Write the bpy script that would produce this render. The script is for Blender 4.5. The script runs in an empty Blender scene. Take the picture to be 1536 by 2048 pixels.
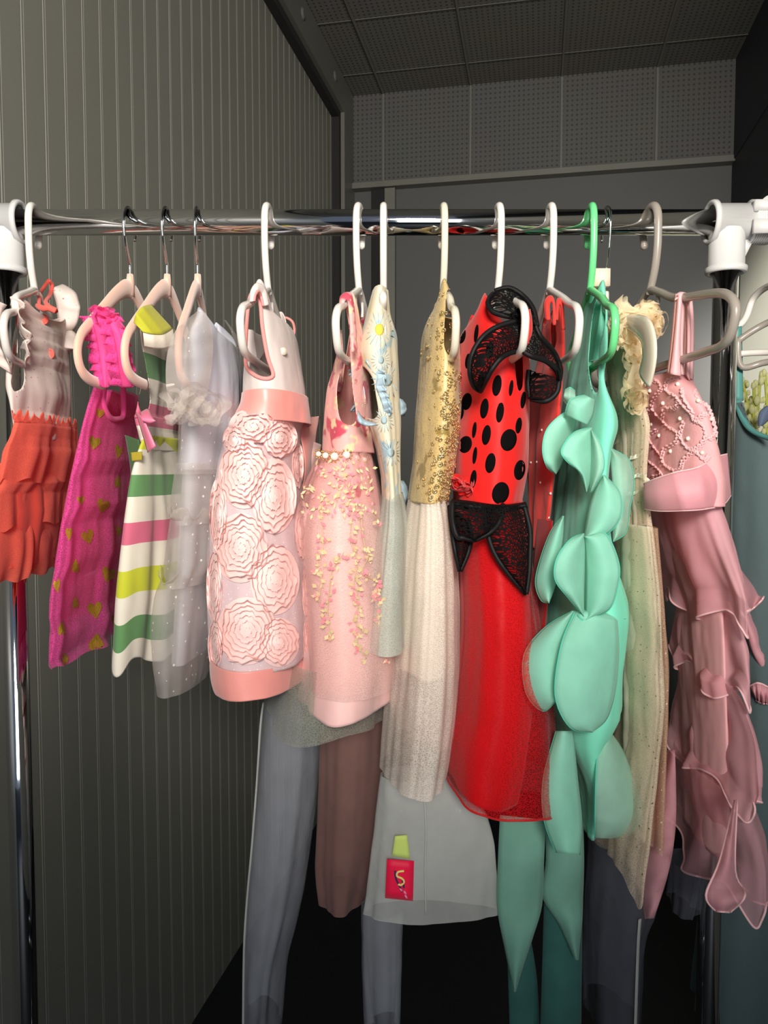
import bpy, bmesh, math, random
import numpy as np
from mathutils import Vector, noise
from mathutils.bvhtree import BVHTree

random.seed(7)
S = bpy.context.scene
COL = S.collection
PI = math.pi

# ------------------------------------------------------------------ camera
F = 1540.0; D = 0.924; PITCH = math.radians(3.2); EYE = 1.33
CAM = Vector((0, -D, EYE)); cp, sp = math.cos(PITCH), math.sin(PITCH)
camd = bpy.data.cameras.new('camera'); cam = bpy.data.objects.new('camera', camd); COL.objects.link(cam)
cam.location = CAM; cam.rotation_euler = (PI/2 - PITCH, 0, 0)
camd.sensor_fit = 'HORIZONTAL'; camd.sensor_width = 36; camd.lens = 36*F/1536; camd.clip_start = .01
S.camera = cam

def ray(px, py):
    dx = (px-768)/F; uy = (1024-py)/F
    return Vector((dx, cp + sp*uy, -sp + cp*uy))
def P(px, py, Y=0.0):
    d = ray(px, py); return CAM + d*((Y + D)/d.y)
def proj(A):
    A = np.asarray(A, float); x = A[..., 0]; y = A[..., 1] + D; z = A[..., 2] - EYE
    f = y*cp - z*sp; u = y*sp + z*cp
    return 768 + F*x/f, 1024 - F*u/f
ZR = P(768, 445, 0).z

# ------------------------------------------------------------------ scene tree helpers
def thing(name, label, cat, loc=(0, 0, 0), group=None):
    o = bpy.data.objects.new(name, None); COL.objects.link(o); o.location = loc; o.empty_display_size = .02
    o['label'] = label; o['category'] = cat
    if group: o['group'] = group
    return o
def rootloc(o):
    l = Vector((0, 0, 0))
    while o: l += o.location; o = o.parent
    return l
def mk(name, V, Fc, mats, parent=None, uv=None, mi=None, smooth=True, solid=0, label=None, kind=None, sub=0):
    me = bpy.data.meshes.new(name)
    V = [Vector(v) for v in V]
    org = rootloc(parent) if parent else Vector((0, 0, 0))
    # origin at the part's own centre
    c = sum(V, Vector((0, 0, 0)))/max(1, len(V))
    me.from_pydata([tuple(v - c) for v in V], [], Fc)
    if not isinstance(mats, (list, tuple)): mats = [mats]
    for m in mats: me.materials.append(m)
    if mi is not None: me.polygons.foreach_set('material_index', mi)
    if smooth: me.polygons.foreach_set('use_smooth', [True]*len(me.polygons))
    if uv is not None:
        l = me.uv_layers.new(name='UVMap')
        for lp in me.loops: l.data[lp.index].uv = uv[lp.vertex_index]
    me.update()
    o = bpy.data.objects.new(name, me); COL.objects.link(o)
    o.location = c - org
    if parent: o.parent = parent
    if label: o['label'] = label
    if kind: o['kind'] = kind
    if solid:
        md = o.modifiers.new('thick', 'SOLIDIFY'); md.thickness = solid; md.offset = 0
    if sub:
        md = o.modifiers.new('sub', 'SUBSURF'); md.levels = sub; md.render_levels = sub
    return o
def top(o, label, cat, group=None):
    o['label'] = label; o['category'] = cat
    if group: o['group'] = group
    return o

class MB:
    def __init__(s): s.V = []; s.F = []; s.M = []
    def add(s, V, Fc, m=0):
        b = len(s.V); s.V += [Vector(v) for v in V]; s.F += [tuple(i + b for i in f) for f in Fc]; s.M += [m]*len(Fc); return s
    def box(s, c, h, R=None, m=0):
        c = Vector(c); vs = []
        for x in (-1, 1):
            for y in (-1, 1):
                for z in (-1, 1):
                    v = Vector((x*h[0], y*h[1], z*h[2]))
                    if R: v = R @ v
                    vs.append(c + v)
        return s.add(vs, [(0,1,3,2),(4,6,7,5),(0,4,5,1),(2,3,7,6),(0,2,6,4),(1,5,7,3)], m)
    def tube(s, path, r, n=10, closed=False, rb=None, ref=None, m=0, caps=True):
        V, Fc = tube_geo(path, r, n, closed, rb, ref, caps); return s.add(V, Fc, m)
    def ball(s, c, r, m=0, nu=10, nv=6, sc=(1,1,1)):
        c = Vector(c); V = []; Fc = []
        for j in range(nv+1):
            a = PI*j/nv
            for i in range(nu):
                b = 2*PI*i/nu
                V.append(c + Vector((r*sc[0]*math.sin(a)*math.cos(b), r*sc[1]*math.sin(a)*math.sin(b), r*sc[2]*math.cos(a))))
        for j in range(nv):
            for i in range(nu):
                Fc.append((j*nu+i, j*nu+(i+1)%nu, (j+1)*nu+(i+1)%nu, (j+1)*nu+i))
        return s.add(V, Fc, m)
    def build(s, name, mats, parent=None, **k):
        return mk(name, s.V, s.F, mats, parent, mi=s.M, **k)

def smooth_path(pts, k=6, closed=False):
    pts = [Vector(p) for p in pts]; n = len(pts); out = []
    rng = range(n if closed else n-1)
    for i in rng:
        if closed: a, b, c, d = pts[i-1], pts[i], pts[(i+1) % n], pts[(i+2) % n]
        else: a, b, c, d = pts[max(i-1, 0)], pts[i], pts[i+1], pts[min(i+2, n-1)]
        for j in range(k):
            t = j/k
            out.append(.5*((2*b) + (c-a)*t + (2*a-5*b+4*c-d)*t*t + (3*b-a-3*c+d)*t**3))
    if not closed: out.append(pts[-1])
    return out
def s2(pts, k=6, closed=False):
    return [(v.x, v.y) for v in smooth_path([(p[0], p[1], 0) for p in pts], k, closed)]
def tube_geo(path, r, n=10, closed=False, rb=None, ref=None, caps=True):
    path = [Vector(p) for p in path]; m = len(path); V = []; Fc = []
    prev = None
    for i, p in enumerate(path):
        if closed: t = path[(i+1) % m] - path[i-1]
        else: t = path[min(i+1, m-1)] - path[max(i-1, 0)]
        if t.length < 1e-9: t = Vector((0, 0, 1))
        t.normalize()
        if ref is not None:
            b = Vector(ref); b = (b - t*b.dot(t)).normalized(); a = t.cross(b)
        else:
            if prev is None:
                a = t.orthogonal().normalized()
            else:
                a = prev - t*prev.dot(t)
                a = a.normalized() if a.length > 1e-6 else t.orthogonal().normalized()
            b = t.cross(a); prev = a
        ra = r[i] if isinstance(r, (list, tuple)) else r
        rbb = (rb[i] if isinstance(rb, (list, tuple)) else rb) if rb is not None else ra
        for j in range(n):
            q = 2*PI*j/n
            V.append(p + a*(ra*math.cos(q)) + b*(rbb*math.sin(q)))
    for i in range(m if closed else m-1):
        for j in range(n):
            i2 = (i+1) % m
            Fc.append((i*n+j, i*n+(j+1) % n, i2*n+(j+1) % n, i2*n+j))
    if caps and not closed:
        Fc.append(tuple(range(n-1, -1, -1))); Fc.append(tuple((m-1)*n+j for j in range(n)))
    return V, Fc

# ------------------------------------------------------------------ materials
def lin(c):
    f = lambda v: v/12.92 if v <= .04045 else ((v+.055)/1.055)**2.4
    return tuple(f(v/255) for v in c) + (1,)
def newmat(name):
    m = bpy.data.materials.new(name); m.use_nodes = True
    nt = m.node_tree; nt.nodes.clear()
    return m, nt, nt.nodes.new('ShaderNodeOutputMaterial')
def N(nt, t, **k):
    n = nt.nodes.new('ShaderNode'+t)
    for a, v in k.items():
        if a.startswith('i_'):
            n.inputs[a[2:].replace('_', ' ')].default_value = v
        else: setattr(n, a, v)
    return n
def L(nt, a, b): nt.links.new(a, b)
def mathn(nt, op, a, b=None):
    n = nt.nodes.new('ShaderNodeMath'); n.operation = op
    for i, v in enumerate((a, b)):
        if v is None: continue
        if isinstance(v, (int, float)): n.inputs[i].default_value = v
        else: nt.links.new(v, n.inputs[i])
    return n.outputs[0]
def bsdf(nt, col, rough=.6, metal=0, spec=.5, coat=0, sheen=0):
    b = nt.nodes.new('ShaderNodeBsdfPrincipled')
    if col is not None: b.inputs['Base Color'].default_value = col
    b.inputs['Roughness'].default_value = rough; b.inputs['Metallic'].default_value = metal
    b.inputs['Specular IOR Level'].default_value = spec; b.inputs['Coat Weight'].default_value = coat
    b.inputs['Sheen Weight'].default_value = sheen
    return b
def plain(name, c, rough=.5, metal=0, spec=.5, coat=0, noise=0, nscale=40, bump=0, bscale=200):
    m, nt, out = newmat(name); b = bsdf(nt, lin(c), rough, metal, spec, coat)
    tc = N(nt, 'TexCoord')
    if noise:
        nz = N(nt, 'TexNoise', i_Scale=nscale, i_Detail=4.0); L(nt, tc.outputs['Object'], nz.inputs['Vector'])
        hs = N(nt, 'HueSaturation'); hs.inputs['Color'].default_value = lin(c)
        L(nt, mathn(nt, 'ADD', mathn(nt, 'MULTIPLY', nz.outputs['Fac'], 2*noise), 1-noise), hs.inputs['Value'])
        L(nt, hs.outputs['Color'], b.inputs['Base Color'])
    if bump:
        nz = N(nt, 'TexNoise', i_Scale=bscale, i_Detail=3.0); L(nt, tc.outputs['Object'], nz.inputs['Vector'])
        bp = N(nt, 'Bump', i_Strength=bump, i_Distance=.001); L(nt, nz.outputs['Fac'], bp.inputs['Height']); L(nt, bp.outputs['Normal'], b.inputs['Normal'])
    L(nt, b.outputs[0], out.inputs[0]); return m
def cloth(name, c, rough=.85, trans=.22, alpha=1.0, net=0, netscale=650, bump=.15, sheen=.15, spec=.2, var=.06, vscale=30,
          stripes=None, patches=None, dots=None, metalflake=None):
    """woven cloth: principled + translucent, with an optional see-through weave"""
    m, nt, out = newmat(name)
    b = bsdf(nt, lin(c), rough, 0, spec, 0, sheen); tr = N(nt, 'BsdfTranslucent'); tr.inputs['Color'].default_value = lin(c)
    tc = N(nt, 'TexCoord'); uv = tc.outputs['UV']
    nz = N(nt, 'TexNoise', i_Scale=vscale, i_Detail=3.0); L(nt, uv, nz.inputs['Vector'])
    hs = N(nt, 'HueSaturation'); hs.inputs['Color'].default_value = lin(c)
    L(nt, mathn(nt, 'ADD', mathn(nt, 'MULTIPLY', nz.outputs['Fac'], 2*var), 1-var), hs.inputs['Value'])
    colout = hs.outputs['Color']
    sx = N(nt, 'SeparateXYZ'); L(nt, uv, sx.inputs[0])
    if stripes:                                     # (height in metres from the top, colour) bands
        H = stripes[-1][0]
        rp = N(nt, 'ValToRGB'); rp.color_ramp.interpolation = 'CONSTANT'
        el = rp.color_ramp.elements
        while len(el) > 1: el.remove(el[-1])
        el[0].position = 0; el[0].color = lin(stripes[0][1])
        for h, cc in stripes[1:-1]:
            e = el.new(h/H); e.color = lin(cc)
        L(nt, mathn(nt, 'DIVIDE', sx.outputs[1], H), rp.inputs[0])
        mx = N(nt, 'MixRGB', blend_type='MULTIPLY'); mx.inputs[0].default_value = 1
        wv = N(nt, 'MixRGB'); wv.inputs[1].default_value = (.9, .9, .9, 1); wv.inputs[2].default_value = (1, 1, 1, 1); L(nt, nz.outputs['Fac'], wv.inputs[0])
        L(nt, rp.outputs[0], mx.inputs[1]); L(nt, wv.outputs[0], mx.inputs[2]); colout = mx.outputs[0]
    if patches:                                     # soft printed or woven blotches: (colour, scale, threshold)
        for pc, sc, th, seed in patches:
            pn = N(nt, 'TexNoise', i_Scale=sc, i_Detail=2.0, noise_dimensions='4D'); pn.inputs['W'].default_value = seed
            L(nt, uv, pn.inputs['Vector'])
            mp = N(nt, 'MapRange', interpolation_type='SMOOTHSTEP'); L(nt, pn.outputs['Fac'], mp.inputs[0])
            mp.inputs[1].default_value = th; mp.inputs[2].default_value = th+.06
            mx = N(nt, 'MixRGB'); L(nt, mp.outputs[0], mx.inputs[0]); L(nt, colout, mx.inputs[1]); mx.inputs[2].default_value = lin(pc); colout = mx.outputs[0]
    dotfac = None
    if dots:                                        # (colour, cells per metre, radius in cells)
        dc, sc, rr = dots
        vo = N(nt, 'TexVoronoi', i_Scale=sc); vo.inputs['Randomness'].default_value = .55; L(nt, uv, vo.inputs['Vector'])
        dotfac = mathn(nt, 'LESS_THAN', vo.outputs['Distance'], rr)
        mx = N(nt, 'MixRGB'); L(nt, dotfac, mx.inputs[0]); L(nt, colout, mx.inputs[1]); mx.inputs[2].default_value = lin(dc); colout = mx.outputs[0]
    L(nt, colout, b.inputs['Base Color']); L(nt, colout, tr.inputs['Color'])
    if metalflake:
        vo = N(nt, 'TexVoronoi', i_Scale=metalflake); L(nt, uv, vo.inputs['Vector'])
        fl = mathn(nt, 'LESS_THAN', vo.outputs['Distance'], .22)
        L(nt, mathn(nt, 'MULTIPLY', fl, .9), b.inputs['Metallic']); L(nt, mathn(nt, 'SUBTRACT', rough, mathn(nt, 'MULTIPLY', fl, rough-.2)), b.inputs['Roughness'])
    if bump:
        n2 = N(nt, 'TexNoise', i_Scale=500.0, i_Detail=2.0); L(nt, uv, n2.inputs['Vector'])
        n3 = N(nt, 'TexNoise', i_Scale=45.0, i_Detail=3.0); L(nt, uv, n3.inputs['Vector'])
        hh = mathn(nt, 'ADD', mathn(nt, 'MULTIPLY', n2.outputs['Fac'], .25), n3.outputs['Fac'])
        bp = N(nt, 'Bump', i_Strength=bump, i_Distance=.004); L(nt, hh, bp.inputs['Height']); L(nt, bp.outputs['Normal'], b.inputs['Normal']); L(nt, bp.outputs['Normal'], tr.inputs['Normal'])
    mix = N(nt, 'MixShader'); mix.inputs[0].default_value = trans; L(nt, b.outputs[0], mix.inputs[1]); L(nt, tr.outputs[0], mix.inputs[2])
    sh = mix.outputs[0]
    if alpha < 1:
        tp = N(nt, 'BsdfTransparent')
        al = mathn(nt, 'ADD', mathn(nt, 'MULTIPLY', nz.outputs['Fac'], .2), alpha-.1)
        if net:
            vo = N(nt, 'TexVoronoi', i_Scale=netscale, feature='DISTANCE_TO_EDGE'); L(nt, uv, vo.inputs['Vector'])
            e = mathn(nt, 'LESS_THAN', vo.outputs['Distance'], .14)
            al = mathn(nt, 'ADD', al, mathn(nt, 'MULTIPLY', mathn(nt, 'SUBTRACT', e, .5), net))
        if dotfac is not None: al = mathn(nt, 'MAXIMUM', al, dotfac)
        cl = nt.nodes.new('ShaderNodeClamp'); L(nt, al, cl.inputs[0])
        m2 = N(nt, 'MixShader'); L(nt, cl.outputs[0], m2.inputs[0]); L(nt, tp.outputs[0], m2.inputs[1]); L(nt, sh, m2.inputs[2]); sh = m2.outputs[0]
    L(nt, sh, out.inputs[0]); return m
def film(name, c, alpha, rough=.15):
    """clear plastic film: mostly see-through, glossy"""
    m, nt, out = newmat(name); b = bsdf(nt, lin(c), rough, 0, .6)
    tc = N(nt, 'TexCoord'); nz = N(nt, 'TexNoise', i_Scale=18.0, i_Detail=4.0); L(nt, tc.outputs['Object'], nz.inputs['Vector'])
    bp = N(nt, 'Bump', i_Strength=.5, i_Distance=.01); L(nt, nz.outputs['Fac'], bp.inputs['Height']); L(nt, bp.outputs['Normal'], b.inputs['Normal'])
    tp = N(nt, 'BsdfTransparent'); mx = N(nt, 'MixShader')
    L(nt, mathn(nt, 'ADD', mathn(nt, 'MULTIPLY', nz.outputs['Fac'], .3), alpha-.15), mx.inputs[0]); L(nt, tp.outputs[0], mx.inputs[1]); L(nt, b.outputs[0], mx.inputs[2])
    L(nt, mx.outputs[0], out.inputs[0]); return m

M = {}
M['chrome'] = plain('chrome', (225, 225, 225), .06, 1)
M['white_plastic'] = plain('white_plastic', (222, 217, 211), .28, 0, .5, .2)
M['clear_plastic'] = plain('cloudy_white_plastic', (216, 209, 190), .2, 0, .6, .3)
M['grey_plastic'] = plain('grey_plastic', (150, 142, 134), .28, 0, .5, .2)
M['green_plastic'] = plain('green_plastic', (108, 214, 140), .3, 0, .5, .2)
M['joint_plastic'] = plain('joint_plastic', (200, 200, 200), .35, 0, .5)
M['velvet'] = cloth('blush_velvet', (238, 186, 164), .9, 0, bump=.05, sheen=.6)

# ------------------------------------------------------------------ room (turned 11 degrees to the rail)
TH = math.atan(307/F); W = .80; TB = 3.96*W; HC = 2.85; HT = 2.49
def R(u, t, z): return Vector((u*math.cos(TH) + t*math.sin(TH), -D - u*math.sin(TH) + t*math.cos(TH), z))
def struct(o): o['kind'] = 'structure'; return o
def quadgrid(name, p, nu, nv, mat, uvs):
    V = []; U = []; Fc = []
    for i in range(nu+1):
        for j in range(nv+1):
            V.append(p(i/nu, j/nv)); U.append(uvs(i/nu, j/nv))
    for i in range(nu):
        for j in range(nv):
            a = i*(nv+1)+j; Fc.append((a, a+nv+1, a+nv+2, a+1))
    return mk(name, V, Fc, mat, uv=U, smooth=False)
M['wall'] = plain('grey_painted_panel', (122, 122, 114), .42, 0, .5, noise=.05, nscale=6, bump=.06, bscale=60)
M['wall_back'] = plain('charcoal_paint', (76, 77, 78), .55, 0, .4, noise=.06, nscale=5)
M['wall_dark'] = plain('dark_blue_paint', (44, 46, 54), .6)
M['wall_light'] = plain('pale_grey_paint', (196, 196, 184), .5, noise=.06, nscale=4)
M['trim'] = plain('grey_trim_paint', (100, 100, 94), .4, noise=.1, nscale=12)
M['gap'] = plain('dark_gap', (22, 22, 22), .8)
M['floor'] = plain('dark_floor', (26, 28, 33), .55, noise=.2, nscale=8)
def tilemat(nm, c1, c2):
    m, nt, out = newmat(nm); b = bsdf(nt, None, .6, 0, .35)
    tc = N(nt, 'TexCoord'); sx = N(nt, 'SeparateXYZ'); L(nt, tc.outputs['UV'], sx.inputs[0])
    d2 = None
    for k in (0, 1):
        fr = mathn(nt, 'SUBTRACT', mathn(nt, 'FRACT', mathn(nt, 'MULTIPLY', sx.outputs[k], 1/.0185)), .5)
        q = mathn(nt, 'MULTIPLY', fr, fr); d2 = q if d2 is None else mathn(nt, 'ADD', d2, q)
    hole = mathn(nt, 'LESS_THAN', d2, .05)
    nz = N(nt, 'TexNoise', i_Scale=3.0, i_Detail=4.0); L(nt, tc.outputs['UV'], nz.inputs['Vector'])
    mx = N(nt, 'MixRGB'); L(nt, hole, mx.inputs[0]); mx.inputs[1].default_value = lin(c1); mx.inputs[2].default_value = lin(c2)
    m2 = N(nt, 'MixRGB', blend_type='MULTIPLY'); m2.inputs[0].default_value = .25; L(nt, mx.outputs[0], m2.inputs[1]); L(nt, nz.outputs['Color'], m2.inputs[2])
    L(nt, m2.outputs[0], b.inputs['Base Color']); L(nt, b.outputs[0], out.inputs[0]); return m
M['tile'] = tilemat('perforated_ceiling_tile', (112, 110, 104), (72, 71, 68)); M['tile_band_shaded'] = tilemat('perforated_tile_shaded', (84, 84, 82), (56, 56, 56))  # band copy of the ceiling tile darkened: its weaker light is in the colour
T0, T1 = -.9, TB; U1 = .735
# left wall: beadboard with real grooves
prof = []
sp_ = .0698*W; t = 1.320*W - 12*sp_
V = [];  ts = []
while t < TB-.12:
    ts += [(t-.0045, 0), (t-.0022, -.0013), (t-.0008, .0002), (t+.0012, .0002), (t+.0026, -.0013), (t+.0050, 0)]; t += sp_
ts = [(T0, 0)] + [q for q in ts if T0 < q[0] < 2.99*W/.8] + [(TB, 0)]
Fc = []
for i, (tt, dd) in enumerate(ts):
    V += [R(-W+dd, tt, 0), R(-W+dd, tt, HC)]
    if i: Fc.append((2*i-2, 2*i, 2*i+1, 2*i-1))
struct(mk('wall_left', V, Fc, M['wall'], smooth=False))
def rbox(mb, u0, u1, t0, t1, z0, z1, m=0):
    vs = [R(u, t, z) for u in (u0, u1) for t in (t0, t1) for z in (z0, z1)]
    return mb.add(vs, [(0,1,3,2),(4,6,7,5),(0,4,5,1),(2,3,7,6),(0,2,6,4),(1,5,7,3)], m)
mb = MB(); rbox(mb, -W+.001, -W+.045, T0, TB-.002, 2.72, HC-.002); rbox(mb, -W+.001, -W+.045, TB-.17, TB-.002, 0, 2.72)
for tt in (2.05, 2.45, 2.85):                       # bolts in the beam
    c = R(-W+.046, tt, 2.785)
    mb.tube([c, c + (R(1,0,0)-R(0,0,0))*.006], [.02, .012], 12)
struct(mb.build('trim_1', M['trim'], smooth=False))
mb = MB(); rbox(mb, -W+.001, -W+.03, T0, TB-.17, 2.695, 2.72); rbox(mb, -W+.001, -W+.03, TB-.195, TB-.17, 0, 2.72)
struct(mb.build('trim_2', M['gap'], smooth=False))
struct(quadgrid('ceiling', lambda a, b: R(-W + a*(2.2+W), T0 + b*(TB-T0), HC), 2, 2, M['tile'], lambda a, b: (a*(2.2+W), b*(TB-T0))))
struct(quadgrid('wall_back', lambda a, b: R(-W + a*(U1+W), TB, b*HC), 2, 2, M['wall_back'], lambda a, b: (a, b)))
mb = MB()
V = []; U = []; Fc = []
o = quadgrid('trim_3', lambda a, b: R(-W + a*(U1-.03+W), TB-.022, HT + b*(HC-HT)), 2, 2, M['tile_band_shaded'], lambda a, b: (a*(U1-.03+W), b*(HC-HT)+.005)); struct(o)
mb = MB()                                            # tile joints and the rail under the band
for k in range(7):
    u = -W + .172 + .352*k
    if u < U1: rbox(mb, u-.004, u+.004, TB-.030, TB-.022, HT, HC)
    rbox(mb, u-.004, u+.004, T0, TB-.022, HC-.007, HC-.001)
for k in range(10):
    tt = TB - .19 - .352*k
    rbox(mb, -W+.045, 2.2, tt-.002, tt+.002, HC-.003, HC-.001)
rbox(mb, -W+.02, U1-.03, TB-.045, TB, HT-.018, HT+.004)
struct(mb.build('trim_4', M['trim'], smooth=False))
mb = MB(); u0 = TB*math.tan(math.atan((744-768)/F) - TH); u1 = TB*math.tan(math.atan((772-768)/F) - TH); u2 = TB*math.tan(math.atan((792-768)/F) - TH)
rbox(mb, u0, u1, TB-.012, TB-.001, 0, HT-.018); struct(mb.build('trim_5', M['gap'], smooth=False))
mb = MB(); rbox(mb, u1, u2, TB-.03, TB-.001, 0, HT-.02); struct(mb.build('trim_6', M['trim'], smooth=False))
# right wall: a dark bulkhead above, pale wall below
mb = MB(); rbox(mb, U1-.03, U1+.02, T0, TB, HT-.27, HC); rbox(mb, U1-.034, U1-.03, T0, TB, HT-.01, HT+.004, 0)
struct(mb.build('wall_right', M['wall_dark'], smooth=False))
mb = MB(); rbox(mb, U1, U1+.03, T0, TB-.04, 0, HT-.27); struct(mb.build('trim_7', M['wall_light'], smooth=False))
mb = MB(); rbox(mb, U1-.005, U1+.02, TB-.04, TB, 0, HT-.27); struct(mb.build('trim_8', M['gap'], smooth=False))
mb = MB(); rbox(mb, -W-6, 8, -9, TB, -.03, 0); struct(mb.build('floor', M['floor'], smooth=False))

# ------------------------------------------------------------------ garment rack
SC = D/F
def X(px): return (px-768)*SC
rack = thing('garment_rack', 'chrome clothes rack with white plastic corner joints standing in front of the grey wall', 'clothes rack', (X(730), 0, 0))
RR = .0148
XL, XR = X(24), X(1441)
MB().tube([(XL-.05, 0, ZR), (X(1760), 0, ZR)], RR, 48).build('rail', M['chrome'], rack, label='horizontal chrome rail')
for x in (XL, XR):
    MB().tube([(x, 0, .06), (x, 0, ZR-.018)], RR*.96, 40).build('post', M['chrome'], rack)
xf = X(1760)
MB().tube([(xf, 0, .06), (xf, 0, ZR)], RR*.96, 24).build('post', M['chrome'], rack)
for x in (XL, XR, xf):
    mb = MB(); mb.tube([(x, -.22, .05), (x, .22, .05)], RR, 20); mb.ball((x, -.22, .03), .028); mb.ball((x, .22, .03), .028)
    mb.build('foot', M['chrome'], rack)
mb = MB(); mb.tube([(XL, 0, .07), (xf, 0, .07)], RR*.9, 20); mb.build('base_bar', M['chrome'], rack)
def joint(x, side):
    R1 = .0215
    mb = MB()
    x0, x1 = (x-.05, X(56)) if side < 0 else (X(1409), x+.062)
    a, b = (x0, x1)
    xs = [a, a, b-.004, b-.003, b] if side < 0 else [a, a+.003, a+.004, b, b]
    rs = [R1-.006, R1, R1, R1+.004, R1+.004] if side < 0 else [R1+.004, R1+.004, R1, R1, R1-.006]
    mb.tube([(q, 0, ZR) for q in xs], rs, 36, caps=False)
    # rim ring closes the sleeve mouth
    e = b if side < 0 else a
    mb.tube([Vector((e, (R1+.001)*math.cos(2*PI*i/36), ZR+(R1+.001)*math.sin(2*PI*i/36))) for i in range(36)], .003, 8, closed=True)
    zb = P(0, 543, 0).z
    mb.tube([(x, 0, q) for q in (ZR-.01, zb+.006, zb+.004, zb)], [R1-.001, R1-.001, R1+.002, R1+.002], 36, caps=False)
    mb.tube([Vector((x+(R1-.001)*math.cos(2*PI*i/36), (R1-.001)*math.sin(2*PI*i/36), zb)) for i in range(36)], .003, 8, closed=True)
    # gussets between the two sleeves
    for s in (-side*-1,):
        V = [(x+s*(R1-.003), -.004, ZR-.015), (x+s*(R1+.010), -.004, ZR-.018), (x+s*(R1-.003), -.004, ZR-.045),
             (x+s*(R1-.003), .004, ZR-.015), (x+s*(R1+.010), .004, ZR-.018), (x+s*(R1-.003), .004, ZR-.045)]
        mb.add(V, [(0,1,2),(5,4,3),(0,3,4,1),(1,4,5,2),(2,5,3,0)])
    j = mb.build('corner_joint', M['joint_plastic'], rack, label='white plastic tee joint')
    return j
joint(XL, -1); j = joint(XR, 1)
# clamp and dial on the right joint
mb = MB()
for i in range(9):
    x = X(1484) + i*.0026
    mb.tube([(x, -.0, ZR), (x+.0018, 0, ZR)], .0255, 30)
mb.box((X(1500), -.02, ZR+.012), (.014, .006, .006)); mb.box((X(1500), -.025, ZR-.012), (.016, .003, .008))
mb.build('clamp', M['joint_plastic'], j)
c = Vector((X(1520), -.004, ZR+.016)); mb = MB(); mb.tube([c + Vector((0, -.006, 0)), c + Vector((.002, .006, 0))], .013, 24)
mb.build('dial', M['joint_plastic'], j)

# ------------------------------------------------------------------ hangers
HG = 'hangers on the rail'
def frame_fn(px, yaw):
    x0 = X(px); d = Vector((math.sin(yaw), -math.cos(yaw), 0)); n = Vector((math.cos(yaw), math.sin(yaw), 0))
    return (lambda u, v: Vector((x0, 0, ZR)) + d*u + Vector((0, 0, v))), n
HOOK = [(-.019,-.020),(-.0225,-.006),(-.0195,.009),(-.010,.0185),(.001,.0205),(.012,.0165),(.0190,.006),(.0205,-.010),(.0195,-.032),(.0135,-.055),(.003,-.074),(0,-.082)]
def yaw_for(px, nx, u):
    """turn of the hanger that brings its near end to where the photo shows it"""
    best = 0; be = 1e9
    for i in range(-500, 501):
        a = i*.0015
        q = proj(Vector((X(px) + math.sin(a)*u, -math.cos(a)*u, ZR-.15)))[0]
        if abs(q-nx) < be: be = abs(q-nx); best = a
    return best
def plastic_hanger(px, nx, label, mat, Lh=.15, r=.0042, drop=0.0, mirror=1, tongue=True, name='plastic_hanger'):
    yaw = yaw_for(px, nx, Lh); f, n = frame_fn(px, yaw)
    h = thing(name, label, 'hanger', (X(px), 0, ZR), HG)
    mb = MB(); mb.tube(smooth_path([f(u*mirror, v - .002) for u, v in HOOK], 5), r, 12, rb=r*.95); mb.ball(f(HOOK[0][0]*mirror, HOOK[0][1]-.002), r); mb.build('hook', mat, h)
    half = [(.0,-.079),(.03,-.088),(.075,-.104),(Lh-.04,-.118-drop),(Lh-.012,-.127-drop),(Lh,-.139-drop),(Lh-.001,-.152-drop),(Lh-.010,-.166-drop),(Lh-.025,-.1715-drop),(Lh-.05,-.1725-drop),(0,-.173-drop)]
    path = [f(u, v) for u, v in half] + [f(-u, v) for u, v in reversed(half[1:-1])]
    mb = MB(); mb.tube(smooth_path(path, 5, closed=True), r, 12, closed=True)
    if tongue:
        for s in (-1, 1):
            mb.tube([f(s*.022, -.086), f(s*.026, -.097), f(s*.022, -.106)], [.0035, .003, .0015], 8, rb=[.0018]*3, ref=n)
    mb.build('frame', mat, h); return h, f
def velvet_hanger(px, nx, label):
    yaw = yaw_for(px, nx, .148); f, n = frame_fn(px, yaw)
    h = thing('velvet_hanger', label, 'hanger', (X(px), 0, ZR), HG)
    hk = [(-.017,-.016),(-.0195,-.004),(-.016,.009),(-.008,.0155),(.001,.0172),(.010,.0135),(.0165,.004),(.0175,-.008),(.014,-.024),(.004,-.042),(0,-.050),(0,-.066)]
    mb = MB(); mb.tube(smooth_path([f(u, v-.0005) for u, v in hk], 5), .0019, 10); mb.build('hook', M['chrome'], h, label='thin chrome hook')
    mb = MB()
    half = [(0,-.078),(.018,-.081),(.045,-.094),(.085,-.119),(.12,-.141),(.141,-.156),(.149,-.173),(.142,-.189),(.122,-.197),(.085,-.199)]
    ra = [.011,.0105,.009,.0075,.0065,.006,.006,.006,.006,.0058]
    for s in (1, -1):
        p = smooth_path([f(s*u, v) for u, v in half], 5); rr = list(np.interp(np.linspace(0, len(half)-1, len(p)), range(len(half)), ra))
        mb.tube(p, rr, 12, rb=[.0036]*len(p), ref=n)
    mb.tube([f(0, -.060), f(0, -.068), f(0, -.085)], [.0035, .0055, .010], 12, rb=[.0035, .0042, .004], ref=n)
    mb.build('frame', M['velvet'], h, label='peach velvet body'); return h, f

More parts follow.
